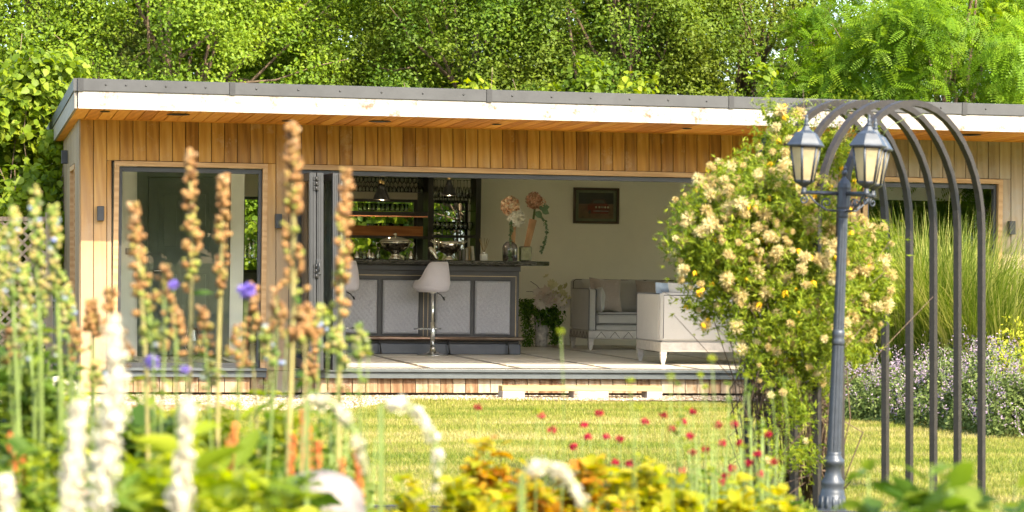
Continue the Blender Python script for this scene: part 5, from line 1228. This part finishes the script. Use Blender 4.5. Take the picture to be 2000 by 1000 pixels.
def fluted(z0, z1, r0, r1, n=40):
    mb = MB(); vs = []
    for z, r in ((z0, r0), (z1, r1)):
        for k in range(n):
            a = 2 * math.pi * k / n; rr = r * (1 - .09 * (k % 4 == 0)); vs.append((rr * math.cos(a), rr * math.sin(a), z))
    mb.add(vs, [(k, (k + 1) % n, n + (k + 1) % n, n + k) for k in range(n)]); return mb
mb = fluted(zt(882), zt(674), 14 * S_, 11.4 * S_)
m2 = fluted(zt(643), zt(425), 10.8 * S_, 9.3 * S_); mb.add(m2.v, m2.f)
mb.lathe([(11.4 * S_, zt(674)), (12.5 * S_, zt(670)), (12.5 * S_, zt(664)), (11 * S_, zt(660)), (12.3 * S_, zt(656)), (12.3 * S_, zt(650)), (10.8 * S_, zt(643))], 24)
mb.lathe([(9.3 * S_, zt(425)), (10.8 * S_, zt(422)), (9.5 * S_, zt(417)), (11 * S_, zt(413)), (11 * S_, zt(408))], 24); mb.build('pole', M['lamp'], lamp)
mb = MB(); mb.lathe([(11.5 * S_, zt(408)), (13 * S_, zt(404)), (13 * S_, zt(370)), (13.5 * S_, zt(366)), (12.5 * S_, zt(358)), (7 * S_, zt(350)), (3 * S_, zt(346)), (2.6 * S_, zt(344)), (6 * S_, zt(339)), (6 * S_, zt(336)), (2.6 * S_, zt(331)), (3.6 * S_, zt(328)), (2 * S_, zt(325)), (.001, zt(321))], 10, smooth=False)
mb.build('hub', M['lamp'], lamp)
def scroll(cx, cz, r, a0, turns, n=18): return [(cx + r * (1 - .75 * k / n) * math.cos(a0 + turns * 6.283 * k / n), 0, cz + r * (1 - .75 * k / n) * math.sin(a0 + turns * 6.283 * k / n)) for k in range(n + 1)]
AR = 78 * S_; za = zt(378)
for ang, lab in ((178, 'left-hand arm'), (296, 'arm towards the viewer'), (36, 'arm away from the viewer')):
    mb = MB(); mb.tube([(.03, 0, za), (AR, 0, za)], .012, 8); mb.tube([(AR, 0, za - .012), (AR, 0, za + .02)], [.02, .014], 10)
    mb.tube([(.035, 0, za - .10), (.10, 0, za - .095), (.16, 0, za - .055), (AR - .03, 0, za - .015)], .006, 6)
    mb.tube(scroll(.095, za - .055, .032, -1.4, 1.3), .005, 5); mb.tube(scroll(AR + .0, za - .042, .026, 1.6, 1.3), .005, 5)
    mb.build('arm', M['lamp'], lamp, rot=(0, 0, R(ang)), label=lab)
    ca, sa = math.cos(R(ang)) * AR, math.sin(R(ang)) * AR
    zb = zt(371)
    mb = MB(); n6 = 6
    mb.lathe([(.010, -.01), (.016, 0), (.012, .008), (.028, .02), (17.5 * S_, 11 * S_), (19.5 * S_, 13 * S_), (19.5 * S_, 15 * S_)], n6, smooth=False)
    r0, r1, z0_, z1_ = 18.5 * S_, 30 * S_, 14 * S_, 83 * S_
    for k in range(n6):
        a = k * math.pi / 3; mb.tube([(r0 * math.cos(a), r0 * math.sin(a), z0_), (r1 * math.cos(a), r1 * math.sin(a), z1_)], .0075, 5)
    for k in range(n6):
        a, a2 = k * math.pi / 3, (k + 1) * math.pi / 3
        for rr, zz in ((r0, z0_ + .004), (r1, z1_ - .004)): mb.tube([(rr * math.cos(a), rr * math.sin(a), zz), (rr * math.cos(a2), rr * math.sin(a2), zz)], .006, 4)
    ln = mb.build('lantern', M['lamp'], lamp, loc=(ca, sa, zb), rot=(0, 0, R(10)), label='lantern on the ' + lab)
    mb = MB(); mb.lathe([(37 * S_, 82 * S_), (38.5 * S_, 85 * S_), (36 * S_, 88 * S_), (30 * S_, 97 * S_), (22 * S_, 108 * S_), (11 * S_, 114 * S_), (6 * S_, 121 * S_), (4 * S_, 124 * S_)], n6, smooth=False); mb.build('lantern_roof', M['lamp'], ln)
    mb = MB(); mb.lathe([(4.5 * S_, 123 * S_), (5.5 * S_, 126 * S_), (3 * S_, 129 * S_), (5 * S_, 133 * S_), (3 * S_, 137 * S_), (2 * S_, 139 * S_), (3 * S_, 142 * S_), (.001, 146 * S_)], 12); mb.build('finial', M['lamp'], ln)
    for k in range(n6):
        a, a2 = k * math.pi / 3 + .02, (k + 1) * math.pi / 3 - .02
        mb = MB(); e = .985
        mb.add([(r0 * e * math.cos(a), r0 * e * math.sin(a), z0_), (r0 * e * math.cos(a2), r0 * e * math.sin(a2), z0_), (r1 * e * math.cos(a2), r1 * e * math.sin(a2), z1_), (r1 * e * math.cos(a), r1 * e * math.sin(a), z1_)], [(0, 1, 2, 3)]); mb.build('glass_pane', M['lampglass'], ln)
    mb = MB(); mb.lathe([(.012, .02), (.012, .09), (.026, .12), (.03, .15), (.022, .18), (.001, .19)], 12); mb.build('bulb', M['white'], ln)
# ================================================================== FOREGROUND PLANTING
M['pod'] = mk_var('seed_pod', [(0, (0.155, 0.207, 0.030)), (.2, (0.207, 0.207, 0.039)), (.34, (0.207, 0.121, 0.039)), (.6, (0.276, 0.143, 0.047)), (.82, (0.129, 0.064, 0.022)), (1, (0.362, 0.250, 0.121))], .7, .3)
M['pod_green'] = mk_var('green_pod', [(0, (.08, .14, .02)), (.45, (.19, .23, .04)), (.8, (.30, .22, .07)), (.93, (.17, .20, .10)), (1, (.16, .20, .36))], .7, .3)
M['stalk'] = plain('tan_stalk', (.27, .24, .08), .7, 0, .2, 20); M['stalk_green'] = plain('green_stalk', (.14, .20, .04), .6, 0, .2, 20)
M['bedleaf_y'] = foliage('border_leaf_bright', G((.11, .17, .012), (.24, .30, .02), (.40, .42, .05)), .5, .25, .45)
M['bedleaf_g'] = foliage('border_leaf_green', G((.04, .09, .012), (.10, .17, .02), (.22, .28, .04)), .45, .3, .4)
M['bedleaf_o'] = foliage('golden_spiraea_leaf', G((.36, .14, .015), (.42, .33, .02), (.26, .31, .02)), .5, .25, .45)
M['bedleaf_gold'] = foliage('yellow_green_spiraea_leaf', G((.20, .26, .015), (.36, .36, .02), (.46, .38, .02)), .5, .25, .45)
M['white_fl'] = mk_fluff('white_flower', (.56, .53, .38), (.68, .65, .52), .3)
M['purple'] = mk_fluff('purple_flower', (.22, .16, .55), (.34, .26, .66), .3); M['crimson'] = mk_fluff('crimson_flower', (.28, .008, .03), (.40, .015, .06), .2)
M['persicaria'] = mk_fluff('red_spike', (.45, .12, .04), (.60, .22, .07), .2)
OCT = ([(.5, 0, 0), (-.5, 0, 0), (0, .5, 0), (0, -.5, 0), (0, 0, .75), (0, 0, -.55)], [(0, 2, 4), (2, 1, 4), (1, 3, 4), (3, 0, 4), (2, 0, 5), (1, 2, 5), (3, 1, 5), (0, 3, 5)])
_b = MB(); _b.ball((0, 0, .1), .52, 6, 4, (1, 1, 1.3)); BALL = (_b.v, _b.f)
def stemline(px0, d, pxt, pyt, bend=.03):
    b = Wg(px0, d); e = Wd(pxt, pyt, d); v = Vector((e.x - b.x, e.y - b.y, e.z - b.z)); s = Vector((random.uniform(-bend, bend), random.uniform(-bend, bend), 0))
    s2 = Vector((random.uniform(-bend, bend) * .5, random.uniform(-bend, bend) * .5, 0))
    return b, [Vector((0, 0, -.02)), v * .25 + s * .8, v * .5 + s, v * .72 + s * .5 + s2, v * .87 + s2 * .9, v]
def along(pts, t):
    P = np.array([tuple(p) for p in pts]); u = np.clip(t, 0, .9999) * (len(P) - 1); i = u.astype(int); f = (u - i)[:, None]; return P[i] * (1 - f) + P[i + 1] * f
def seedspike(px, pytop, pybot, d, label, mat='pod', n=90, ps=.017, px0=None, r=.021, stalk='stalk', group='delphinium seed spikes', leaves=10):
    global rng
    rng = np.random.default_rng(int(px * 7 + pytop)); b, pts = stemline(px0 if px0 is not None else px + random.uniform(-8, 8), d, px, pytop)
    t = thing('delphinium', b, label, 'delphinium', group)
    mb = MB(); sq_ = 1. if n > 60 else .55; mb.tube(pts, [x * sq_ for x in (.008, .0075, .007, .006, .0045, .0025)], 7); mb.build('stem', M[stalk], t)
    top = pts[-1].z; zb = (1.14 + (500 - pybot) / 5000 * d) - b.z; f0 = zb / top
    q = rng.uniform(0, 1, n) ** .75; tt = f0 + (1 - f0) * q; a = rng.random(n) * 6.283; rr = r * .86 * (1.2 - .8 * q) * rng.uniform(.5, 1.35, n)
    pos = along(pts, tt) + np.stack([np.cos(a) * rr, np.sin(a) * rr, rng.normal(size=n) * .006], 1)
    up = nrm(np.stack([np.cos(a) * .5, np.sin(a) * .5, np.ones(n)], 1)); var = np.clip(rng.random(n) * .7 + .3 * q, 0, 1) if mat == 'pod' else rng.random(n)
    # three-part pods, each a slim capsule
    k = 2; aa = rng.random((n, k)) * 6.283; off = np.stack([np.cos(aa), np.sin(aa), 0 * aa], -1) * ps * .2
    ax_ = along(pts, tt - .012); mb = MB()
    for i in range(0, n): mb.tube([ax_[i], pos[i]], .0012, 3, cap=False)
    mb.build('pod_stalks', M[stalk], t, kind='stuff')
    scatter('seed_pods', *BALL, (pos[:, None, :] + off).reshape(-1, 3), M[mat], frames(np.repeat(up, k, 0) + rng.normal(size=(n * k, 3)) * .25), np.repeat(rng.uniform(.75, 1.2, n) * ps * .8, k), parent=t, var=np.repeat(var, k), smooth=True, kind='stuff')
    if leaves:
        m = leaves; tt = rng.uniform(.25, max(.3, f0), m); pos = along(pts, tt); a = rng.random(m) * 6.283; tan = np.stack([np.cos(a), np.sin(a), rng.uniform(-.3, .5, m)], 1)
        scatter('leaves', *LANCE, pos, M['bedleaf_g'], frames(np.array([0, 0, 1.]) + rng.normal(size=(m, 3)) * .3, tan), rng.uniform(.03, .075, m), parent=t, kind='stuff')
    return t
seedspike(571, 238, 720, 6.4, 'tallest tan seed spike, rising past the roof fascia left of the folded doors', n=150, px0=545, r=.026)
seedspike(371, 293, 700, 6.8, 'tan seed spike before the middle of the dark green door', n=110, px0=380, r=.022)
seedspike(436, 348, 720, 6.9, 'slim tan seed spike before the right side of the dark green door', n=95, px0=425, r=.020)
seedspike(262, 408, 720, 6.6, 'crooked tan seed spike near the left edge of the left window', n=90, px0=295, r=.022)
seedspike(677, 335, 745, 6.7, 'long tan seed spike just right of the folded glass doors', n=130, px0=640, r=.021)
seedspike(492, 560, 720, 7.0, 'short brown seed spike low between the window and the doors', n=60, px0=500, r=.022)
seedspike(595, 600, 720, 6.0, 'broad short cluster of brown pods in front of the folded doors', n=60, px0=590, r=.035)
for k, (px, pt, lab) in enumerate(((28, 405, 'blue-tipped green seed spike nearest the left edge'), (68, 370, 'blue-tipped green seed spike, tallest before the trellis'), (105, 400, 'blue-tipped green seed spike before the left corner boards'), (8, 450, 'green seed spike cut by the left edge'), (130, 560, 'lower brown-green seed spike before the left corner'), (180, 590, 'lower brown seed spike beside the tall white flower'), (48, 520, 'short green seed spike before the trellis foot'))):
    seedspike(px, pt, 690, 6.6 + .12 * k, lab, 'pod_green' if k != 5 else 'pod', 120, .014, r=.020, stalk='stalk_green', group='green delphinium spikes at the left')
WIDE = ([(x * 1.15, y, z) for x, y, z in LANCE[0]], LANCE[1])
# white flower spikes
def whitespike(path, d, r, label, n=1500, ps=.011, group='white flower spikes in the foreground', name='white_loosestrife'):
    global rng
    rng = np.random.default_rng(int(path[0][0] * 3 + path[0][1])); e = [Wd(px, py, d) for px, py in path]; b = Wg(path[-1][0], d)
    t = thing(name, b, label, 'white flower', group)
    pts = [p - b for p in e][::-1]; lowp = Vector((0, 0, -.02)); full = [lowp, pts[0] * .5] + pts
    mb = MB(); mb.tube(full, .006, 7); mb.build('stem', M['stalk_green'], t)
    whorl = np.sort(rng.random(60 if n > 600 else 15)); u = np.clip(whorl[rng.integers(0, len(whorl), n)] + rng.normal(size=n) * .016, 0, 1) if 1 else 0; pos = along(pts, u); a = rnd(n); taper = (1.1 - .5 * u ** 2) * (.8 + .35 * np.sin(u * 61 + path[0][0]))
    pos = pos + a * (r * taper * rng.uniform(.3, 1.3, n))[:, None]
    scatter('florets', [(0, -.5, 0), (.5, 0, .18), (0, .5, 0), (-.5, 0, .18)], [(0, 1, 2, 3)], pos, M['white_fl'], frames(a + rng.normal(size=(n, 3)) * .4), rng.uniform(.7, 1.3, n) * ps, parent=t, kind='stuff')
whitespike([(222, 622), (225, 720), (218, 820), (204, 900), (196, 1010)], 4.3, .021, 'tallest thick white flower spike, in front of the left corner of the garden room')
rx_ = random.Random(31)
for k, (px, pt, pb, mt) in enumerate(((320, 520, 720, 'pod'), (395, 600, 740, 'pod'), (465, 640, 760, 'pod'), (345, 610, 740, 'pod'), (215, 560, 720, 'pod'), (150, 640, 760, 'pod'), (85, 560, 740, 'pod_green'), (240, 640, 760, 'pod'), (540, 560, 740, 'pod'), (630, 590, 730, 'pod_green'), (655, 650, 760, 'pod_green'), (520, 640, 760, 'pod_green'), (50, 600, 760, 'pod_green'), (18, 640, 780, 'pod'), (120, 620, 760, 'pod_green'), (190, 700, 800, 'pod_green'), (410, 700, 800, 'pod_green'), (290, 590, 730, 'pod_green'), (610, 690, 790, 'pod'), (705, 640, 740, 'pod_green'))):
    seedspike(px, pt, pb, 6.2 + rx_.random() * 1.2, ('short brown' if mt == 'pod' else 'short green') + ' seed spike, ' + ORD[k] + ' of the low ones between the tall spikes', mt, 34, .015, px0=px + rx_.uniform(-25, 25), r=.024, stalk='stalk_green', group='short seed spikes low in the border', leaves=14)
whitespike([(157, 760), (150, 850), (140, 930), (138, 1010)], 4.5, .018, 'white flower spike just left of the tallest white one')
whitespike([(366, 785), (362, 880), (352, 960), (350, 1010)], 4.6, .018, 'white flower spike right of the tallest one, before the green leaves')
whitespike([(10, 935), (12, 1010)], 4.4, .017, 'white flower spike cut by the bottom left corner', n=400)
whitespike([(715, 935), (708, 900), (695, 850), (672, 810), (640, 785), (600, 780)], 5.4, .013, 'arching white flower spike drooping left of centre over the lawn', n=380, ps=.012)
whitespike([(848, 955), (857, 900), (845, 850), (825, 815), (790, 790), (745, 790)], 5.4, .014, 'arching white flower spike drooping over the middle of the lawn', n=380, ps=.012)
whitespike([(1150, 1010), (1125, 960), (1100, 925), (1065, 910), (1020, 925)], 4.6, .012, 'arching pale flower spike in front of the golden shrubs', n=420, ps=.010)
# blue and purple flowers
def flower(px, py, d, r, mat, label, name, cat, petals=26, group=None, stalk='stalk_green', px0=None, ps=.02):
    global rng
    rng = np.random.default_rng(int(px * 11 + py)); b, pts = stemline(px0 if px0 is not None else px + random.uniform(-15, 15), d, px, py)
    t = thing(name, b, label, cat, group); mb = MB(); mb.tube(pts, [.0026, .0022, .002, .0018, .0015, .0012], 5); mb.build('stem', M[stalk], t)
    dd = rnd(petals); dd[:, 2] = dd[:, 2] * .6 + .1; pos = np.array(tuple(pts[-1])) + dd * r * .45
    o = scatter('bloom', *LEAF, pos, M[mat], frames(rnd(petals), dd), np.full(petals, ps), parent=t)
    return t
for px, py, r, lab in ((482, 568, .024, 'purple flower head before the right edge of the left window'), (297, 708, .020, 'purple flower head before the left window sill'), (338, 556, .013, 'small pale blue flower before the green door'), (362, 722, .012, 'small faint purple flower beside the glass vase')):
    flower(px, py, 6.3, r, 'purple', lab, 'purple_flower', 'purple flower', 60, 'purple flowers by the left window', ps=r * .8)
# crimson scabious dots
dots = [(933, 795), (1057, 812), (1078, 840), (1140, 830), (1148, 853), (1170, 808), (1185, 853), (1120, 873), (1230, 905), (1202, 903), (1295, 812), (1260, 824), (1353, 804), (1348, 852), (1352, 884), (1378, 878), (1402, 830), (1333, 824), (1410, 866), (1434, 829), (1445, 866), (1480, 887), (1417, 930), (1412, 942), (1430, 915), (1485, 926), (1512, 902), (1462, 905), (1330, 918), (1210, 858), (1312, 838), (1500, 848)]
wh = ['before the gravel', 'over the lawn', 'near the golden shrubs', 'below the clematis']
for k, (px, py) in enumerate(dots):
    z = wh[0] if py < 800 else wh[3] if px > 1390 else wh[2] if py > 868 else wh[1]
    lab = 'crimson scabious %s, at about %s of the way across' % (z, ['47 percent', '53 percent', '54 percent', '57 percent', '57.5 percent', '58.5 percent', '59 percent', '56 percent', '61.5 percent', '60 percent', '65 percent', '63 percent'][k] if k < 12 else '') if 0 else None
    flower(px, py, 8.6 + .35 * math.sin(k * 2.3), .0125, 'crimson', 'crimson scabious head ' + z + (', ' + ORD[k] + ' of the drift from the left' if k < 22 else ', in the dense right part of the drift'), 'crimson_scabious', 'scabious', 44, 'crimson scabious heads over the lawn', ps=.0125, px0=px + random.uniform(-10, 90))
# pale green seed heads among them
rs = random.Random(9)
for k in range(26):
    px = rs.uniform(1320, 1560); py = rs.uniform(730, 960)
    flower(px, py, 8.0 + rs.random(), .010, 'bedleaf_g' if k % 2 else 'bedleaf_y', 'pale green round seed head on a thin stem below the clematis', 'scabious_seed_head', 'seed head', 26, 'pale green scabious seed heads', ps=.011, px0=px + rs.uniform(-30, 60))
for k, (px, py) in enumerate(((1095, 648), (1230, 742), (1050, 805), (1310, 735), (1390, 700), (1245, 795), (640, 610), (700, 680), (720, 690), (560, 650))):
    flower(px, py, 6.8, .012, 'bedleaf_y', 'pale green seed head on a thin stem; rising above the border', 'green_seed_head', 'seed head', 20, 'scattered green seed heads above the border', ps=.010)
# leafy clumps
def leafy(px, ytop, d, wpx, label, mat='bedleaf_g', n=420, ls=.10, tmpl=LANCE, cat='border plant', name='border_plant', group=None, seed=0, stems=14, up=.55, depth=.5, lo=.25):
    global rng
    rng = np.random.default_rng(900 + seed); b = Wg(px, d); t = thing(name, b, label, cat, group)
    H_ = (1.14 + (500 - ytop) / 5000 * d) - b.z; rad = wpx / 5000 * d / 2; mb = MB(); P = []; T = []
    for k in range(stems):
        a = rng.random() * 6.283; rr = rad * rng.random() ** .5; hh = H_ * rng.uniform(.72, 1.0) * (1 - .25 * (rr / rad) ** 2)
        pts = [Vector((rr * .3 * math.cos(a), rr * .3 * math.sin(a) * depth, -.02)), Vector((rr * .7 * math.cos(a), rr * .7 * math.sin(a) * depth, hh * .5)), Vector((rr * math.cos(a), rr * math.sin(a) * depth, hh))]
        mb.tube(pts, [.006, .005, .002], 5); m = n // stems; tt = rng.uniform(lo, 1, m); P.append(along(pts, tt)); az = rng.random(m) * 6.283
        T.append(np.stack([np.cos(az), np.sin(az), rng.normal(size=m) * .3 + up * (tt)], 1))
    mb.build('stems', M['stalk_green'], t, kind='stuff'); P = np.concatenate(P); T = nrm(np.concatenate(T)); P += rng.normal(size=P.shape) * .012
    scatter('leaves', *tmpl, P, M[mat], frames(np.array([0, 0, 1.]) + rng.normal(size=P.shape) * .45, T), rng.uniform(.55, 1.2, len(P)) * ls, parent=t, kind='stuff')
    return t
L_ = [(60, 600, 7.4, 160, 'bedleaf_g', 420, .05, 'fine green foliage rising before the trellis'), (160, 650, 7.6, 160, 'bedleaf_y', 360, .05, 'fine green foliage before the white corner stone'), (290, 690, 7.2, 180, 'bedleaf_y', 380, .07, 'long-leaved foliage before the left window sill'), (420, 720, 7.2, 180, 'bedleaf_y', 380, .09, 'bright foliage below the slim tan spike'), (540, 730, 7.4, 170, 'bedleaf_y', 320, .09, 'bright foliage before the door threshold'), (650, 790, 7.2, 130, 'bedleaf_g', 200, .07, 'open green foliage left of the lawn'), (340, 800, 5.3, 260, 'bedleaf_y', 420, .13, 'large bright pointed leaves behind the third white spike'), (480, 870, 5.0, 260, 'bedleaf_y', 380, .12, 'large bright pointed leaves left of the stone post'),
      (30, 640, 8.2, 190, 'bedleaf_g', 520, .07, 'green leafy plant at the far left before the trellis foot'), (110, 660, 8.6, 170, 'bedleaf_g', 520, .06, 'mixed green plant left of the tall white flower'), (20, 800, 6.0, 200, 'bedleaf_g', 420, .08, 'dark green clump filling the bottom left corner'),
      (110, 790, 6.3, 220, 'bedleaf_y', 460, .07, 'yellow-green clump behind the left white spikes'), (270, 770, 6.8, 220, 'bedleaf_g', 520, .10, 'broad green clump between the white spikes'), (300, 850, 5.6, 220, 'bedleaf_y', 420, .12, 'bright yellow-green leaves in front of the left window sill'),
      (430, 850, 5.9, 240, 'bedleaf_y', 420, .12, 'bright long-leaved clump right of the third white spike'), (540, 790, 6.6, 200, 'bedleaf_g', 380, .10, 'green-leaved clump under the tallest tan seed spike'), (560, 880, 5.6, 220, 'bedleaf_g', 340, .10, 'dark green leaves beside the stone post'),
      (440, 930, 5.2, 260, 'bedleaf_y', 380, .10, 'low bright leaves at the bottom left of centre'), (200, 920, 5.2, 260, 'bedleaf_g', 420, .09, 'low green leaves below the tallest white flower'), (690, 930, 6.6, 140, 'bedleaf_y', 260, .07, 'light green clump right of the stone post'),
      (60, 920, 5.2, 220, 'bedleaf_y', 420, .07, 'low yellow-green foliage in the bottom left corner'), (1420, 900, 9.8, 230, 'bedleaf_g', 520, .06, 'grey-green foliage under the crimson scabious'), (1530, 960, 10, 200, 'bedleaf_g', 420, .06, 'green foliage at the foot of the clematis'), (1300, 950, 9.5, 200, 'bedleaf_g', 420, .06, 'green foliage behind the golden shrubs'),
      (780, 960, 7.4, 180, 'bedleaf_g', 280, .06, 'small green clump before the middle of the lawn')]
for k, (px, yt, d, wp, mt, n, ls, lab) in enumerate(L_): leafy(px, yt, d, wp, lab, mt, int(n * 5), ls, LANCE if k % 4 or mt == 'bedleaf_y' else BROAD, seed=k, stems=34, lo=.5)
for k, (px, yt, d, wp, lab) in enumerate(((960, 862, 7.6, 170, 'golden-orange spiraea left of the others'), (900, 930, 7.0, 170, 'low golden spiraea right of the arching white flower'), (1045, 925, 7.0, 170, 'low golden spiraea in the middle of the row'), (1150, 880, 7.8, 170, 'orange-tipped spiraea under the crimson flowers'), (1250, 905, 7.5, 190, 'golden spiraea right of centre'),
        (1340, 940, 7.2, 150, 'small golden spiraea at the right end of the row'), (1180, 965, 6.6, 260, 'lowest golden foliage along the bottom edge'), (985, 975, 6.4, 220, 'low orange foliage along the bottom edge'), (800, 940, 7.0, 170, 'yellow-green foliage under the drooping white spike'), (1430, 935, 7.4, 170, 'yellow-green foliage under the crimson flowers near the clematis'), (1520, 965, 7.2, 150, 'yellow-green foliage left of the lamp base'))):
    leafy(px, yt - 18, d, wp * 1.12, lab, 'bedleaf_o' if k in (0, 2, 3, 6) else 'bedleaf_gold', 5600, .046, BROAD, 'spiraea', 'golden_spiraea', 'golden spiraeas in the foreground', 40 + k, 60, .9, lo=.5)
leafy(10, 715, 9.5, 70, 'small yellow-flowered mound at the left edge', 'bedleaf_o', 2000, .03, LEAF, 'golden plant', 'golden_shrub', None, 60, 16)
for k, (px, yt, d, wp, lab) in enumerate(((1720, 895, 6.0, 130, 'broad green leaves at the bottom right, left group'), (1800, 860, 5.8, 150, 'broad pointed green leaves below the arch legs'), (1880, 895, 5.6, 150, 'broad green leaves at the bottom right, low group'), (1970, 880, 5.8, 150, 'broad green leaves in the bottom right corner'))):
    leafy(px, yt, d, wp, lab, 'bedleaf_g', 420, .13, WIDE, 'broad-leaved plant', 'broad_leaf_plant', 'broad-leaved plants at the bottom right', 70 + k, 12, .9, lo=.55)
for k, (px, yt, d, wp, lab) in enumerate(((1380, 800, 9.0, 150, 'airy fine foliage among the crimson flowers, left part'), (1470, 780, 9.2, 170, 'airy fine foliage among the crimson flowers below the clematis'), (700, 760, 7.6, 120, 'airy fine foliage right of the folded doors'), (600, 740, 7.4, 120, 'airy fine foliage below the folded doors'))):
    leafy(px, yt, d, wp, lab, 'bedleaf_y', 420, .04, LANCE, 'border plant', 'airy_plant', None, 80 + k, 26, .8, lo=.4)
# red persicaria spikes
for k, (px, yt) in enumerate(((590, 805), (603, 830), (620, 860), (575, 850), (700, 880), (665, 900), (20, 850), (45, 880), (160, 940), (460, 830), (445, 860), (245, 950))):
    d = 6.0 + .1 * (k % 4); b, pts = stemline(px, d, px + rs.uniform(-5, 5), yt); t = thing('red_flower_spike', b, 'thin rust-red flower spike ' + ['by the folded doors', 'under the tall tan spike', 'in the low green leaves', 'beside the stone post'][k % 4] + ', ' + ORD[k] + ' of the scattered ones', 'red flower', 'rust-red flower spikes')
    mb = MB(); mb.tube(pts, .003, 5); mb.build('stem', M['stalk_green'], t); n = 130; u = rng.random(n); pos = along(pts, .8 + .2 * u) + rnd(n) * .008
    scatter('florets', *OCT, pos, M['persicaria'], frames(rnd(n)), rng.uniform(.7, 1.2, n) * .008, parent=t)
# stone post with rounded head
q = Wd(622, 1000, 6.0); g0 = Wg(622, 6.0)
t = thing('stone_post', (q.x, q.y, g0.z), 'pale rounded stone post top at the bottom left of centre', 'stone post'); hh = (1.14 - (918 - 500) / 5000 * 6.0) - g0.z
mb = MB(); mb.lathe([(.085, 0), (.08, hh - .35), (.075, hh - .24)], 20); mb.build('shaft', plain('weathered_stone', (.16, .14, .12), .85, 0, .35, 14, .6), t)
mb = MB(); mb.lathe([(.075, hh - .24), (.105, hh - .18), (.112, hh - .10), (.102, hh - .05), (.074, hh - .018), (.03, hh - .002), (.001, hh)], 24); mb.build('rounded_head', plain('pale_stone', (.20, .18, .17), .85, 0, .45, 16, .6), t)
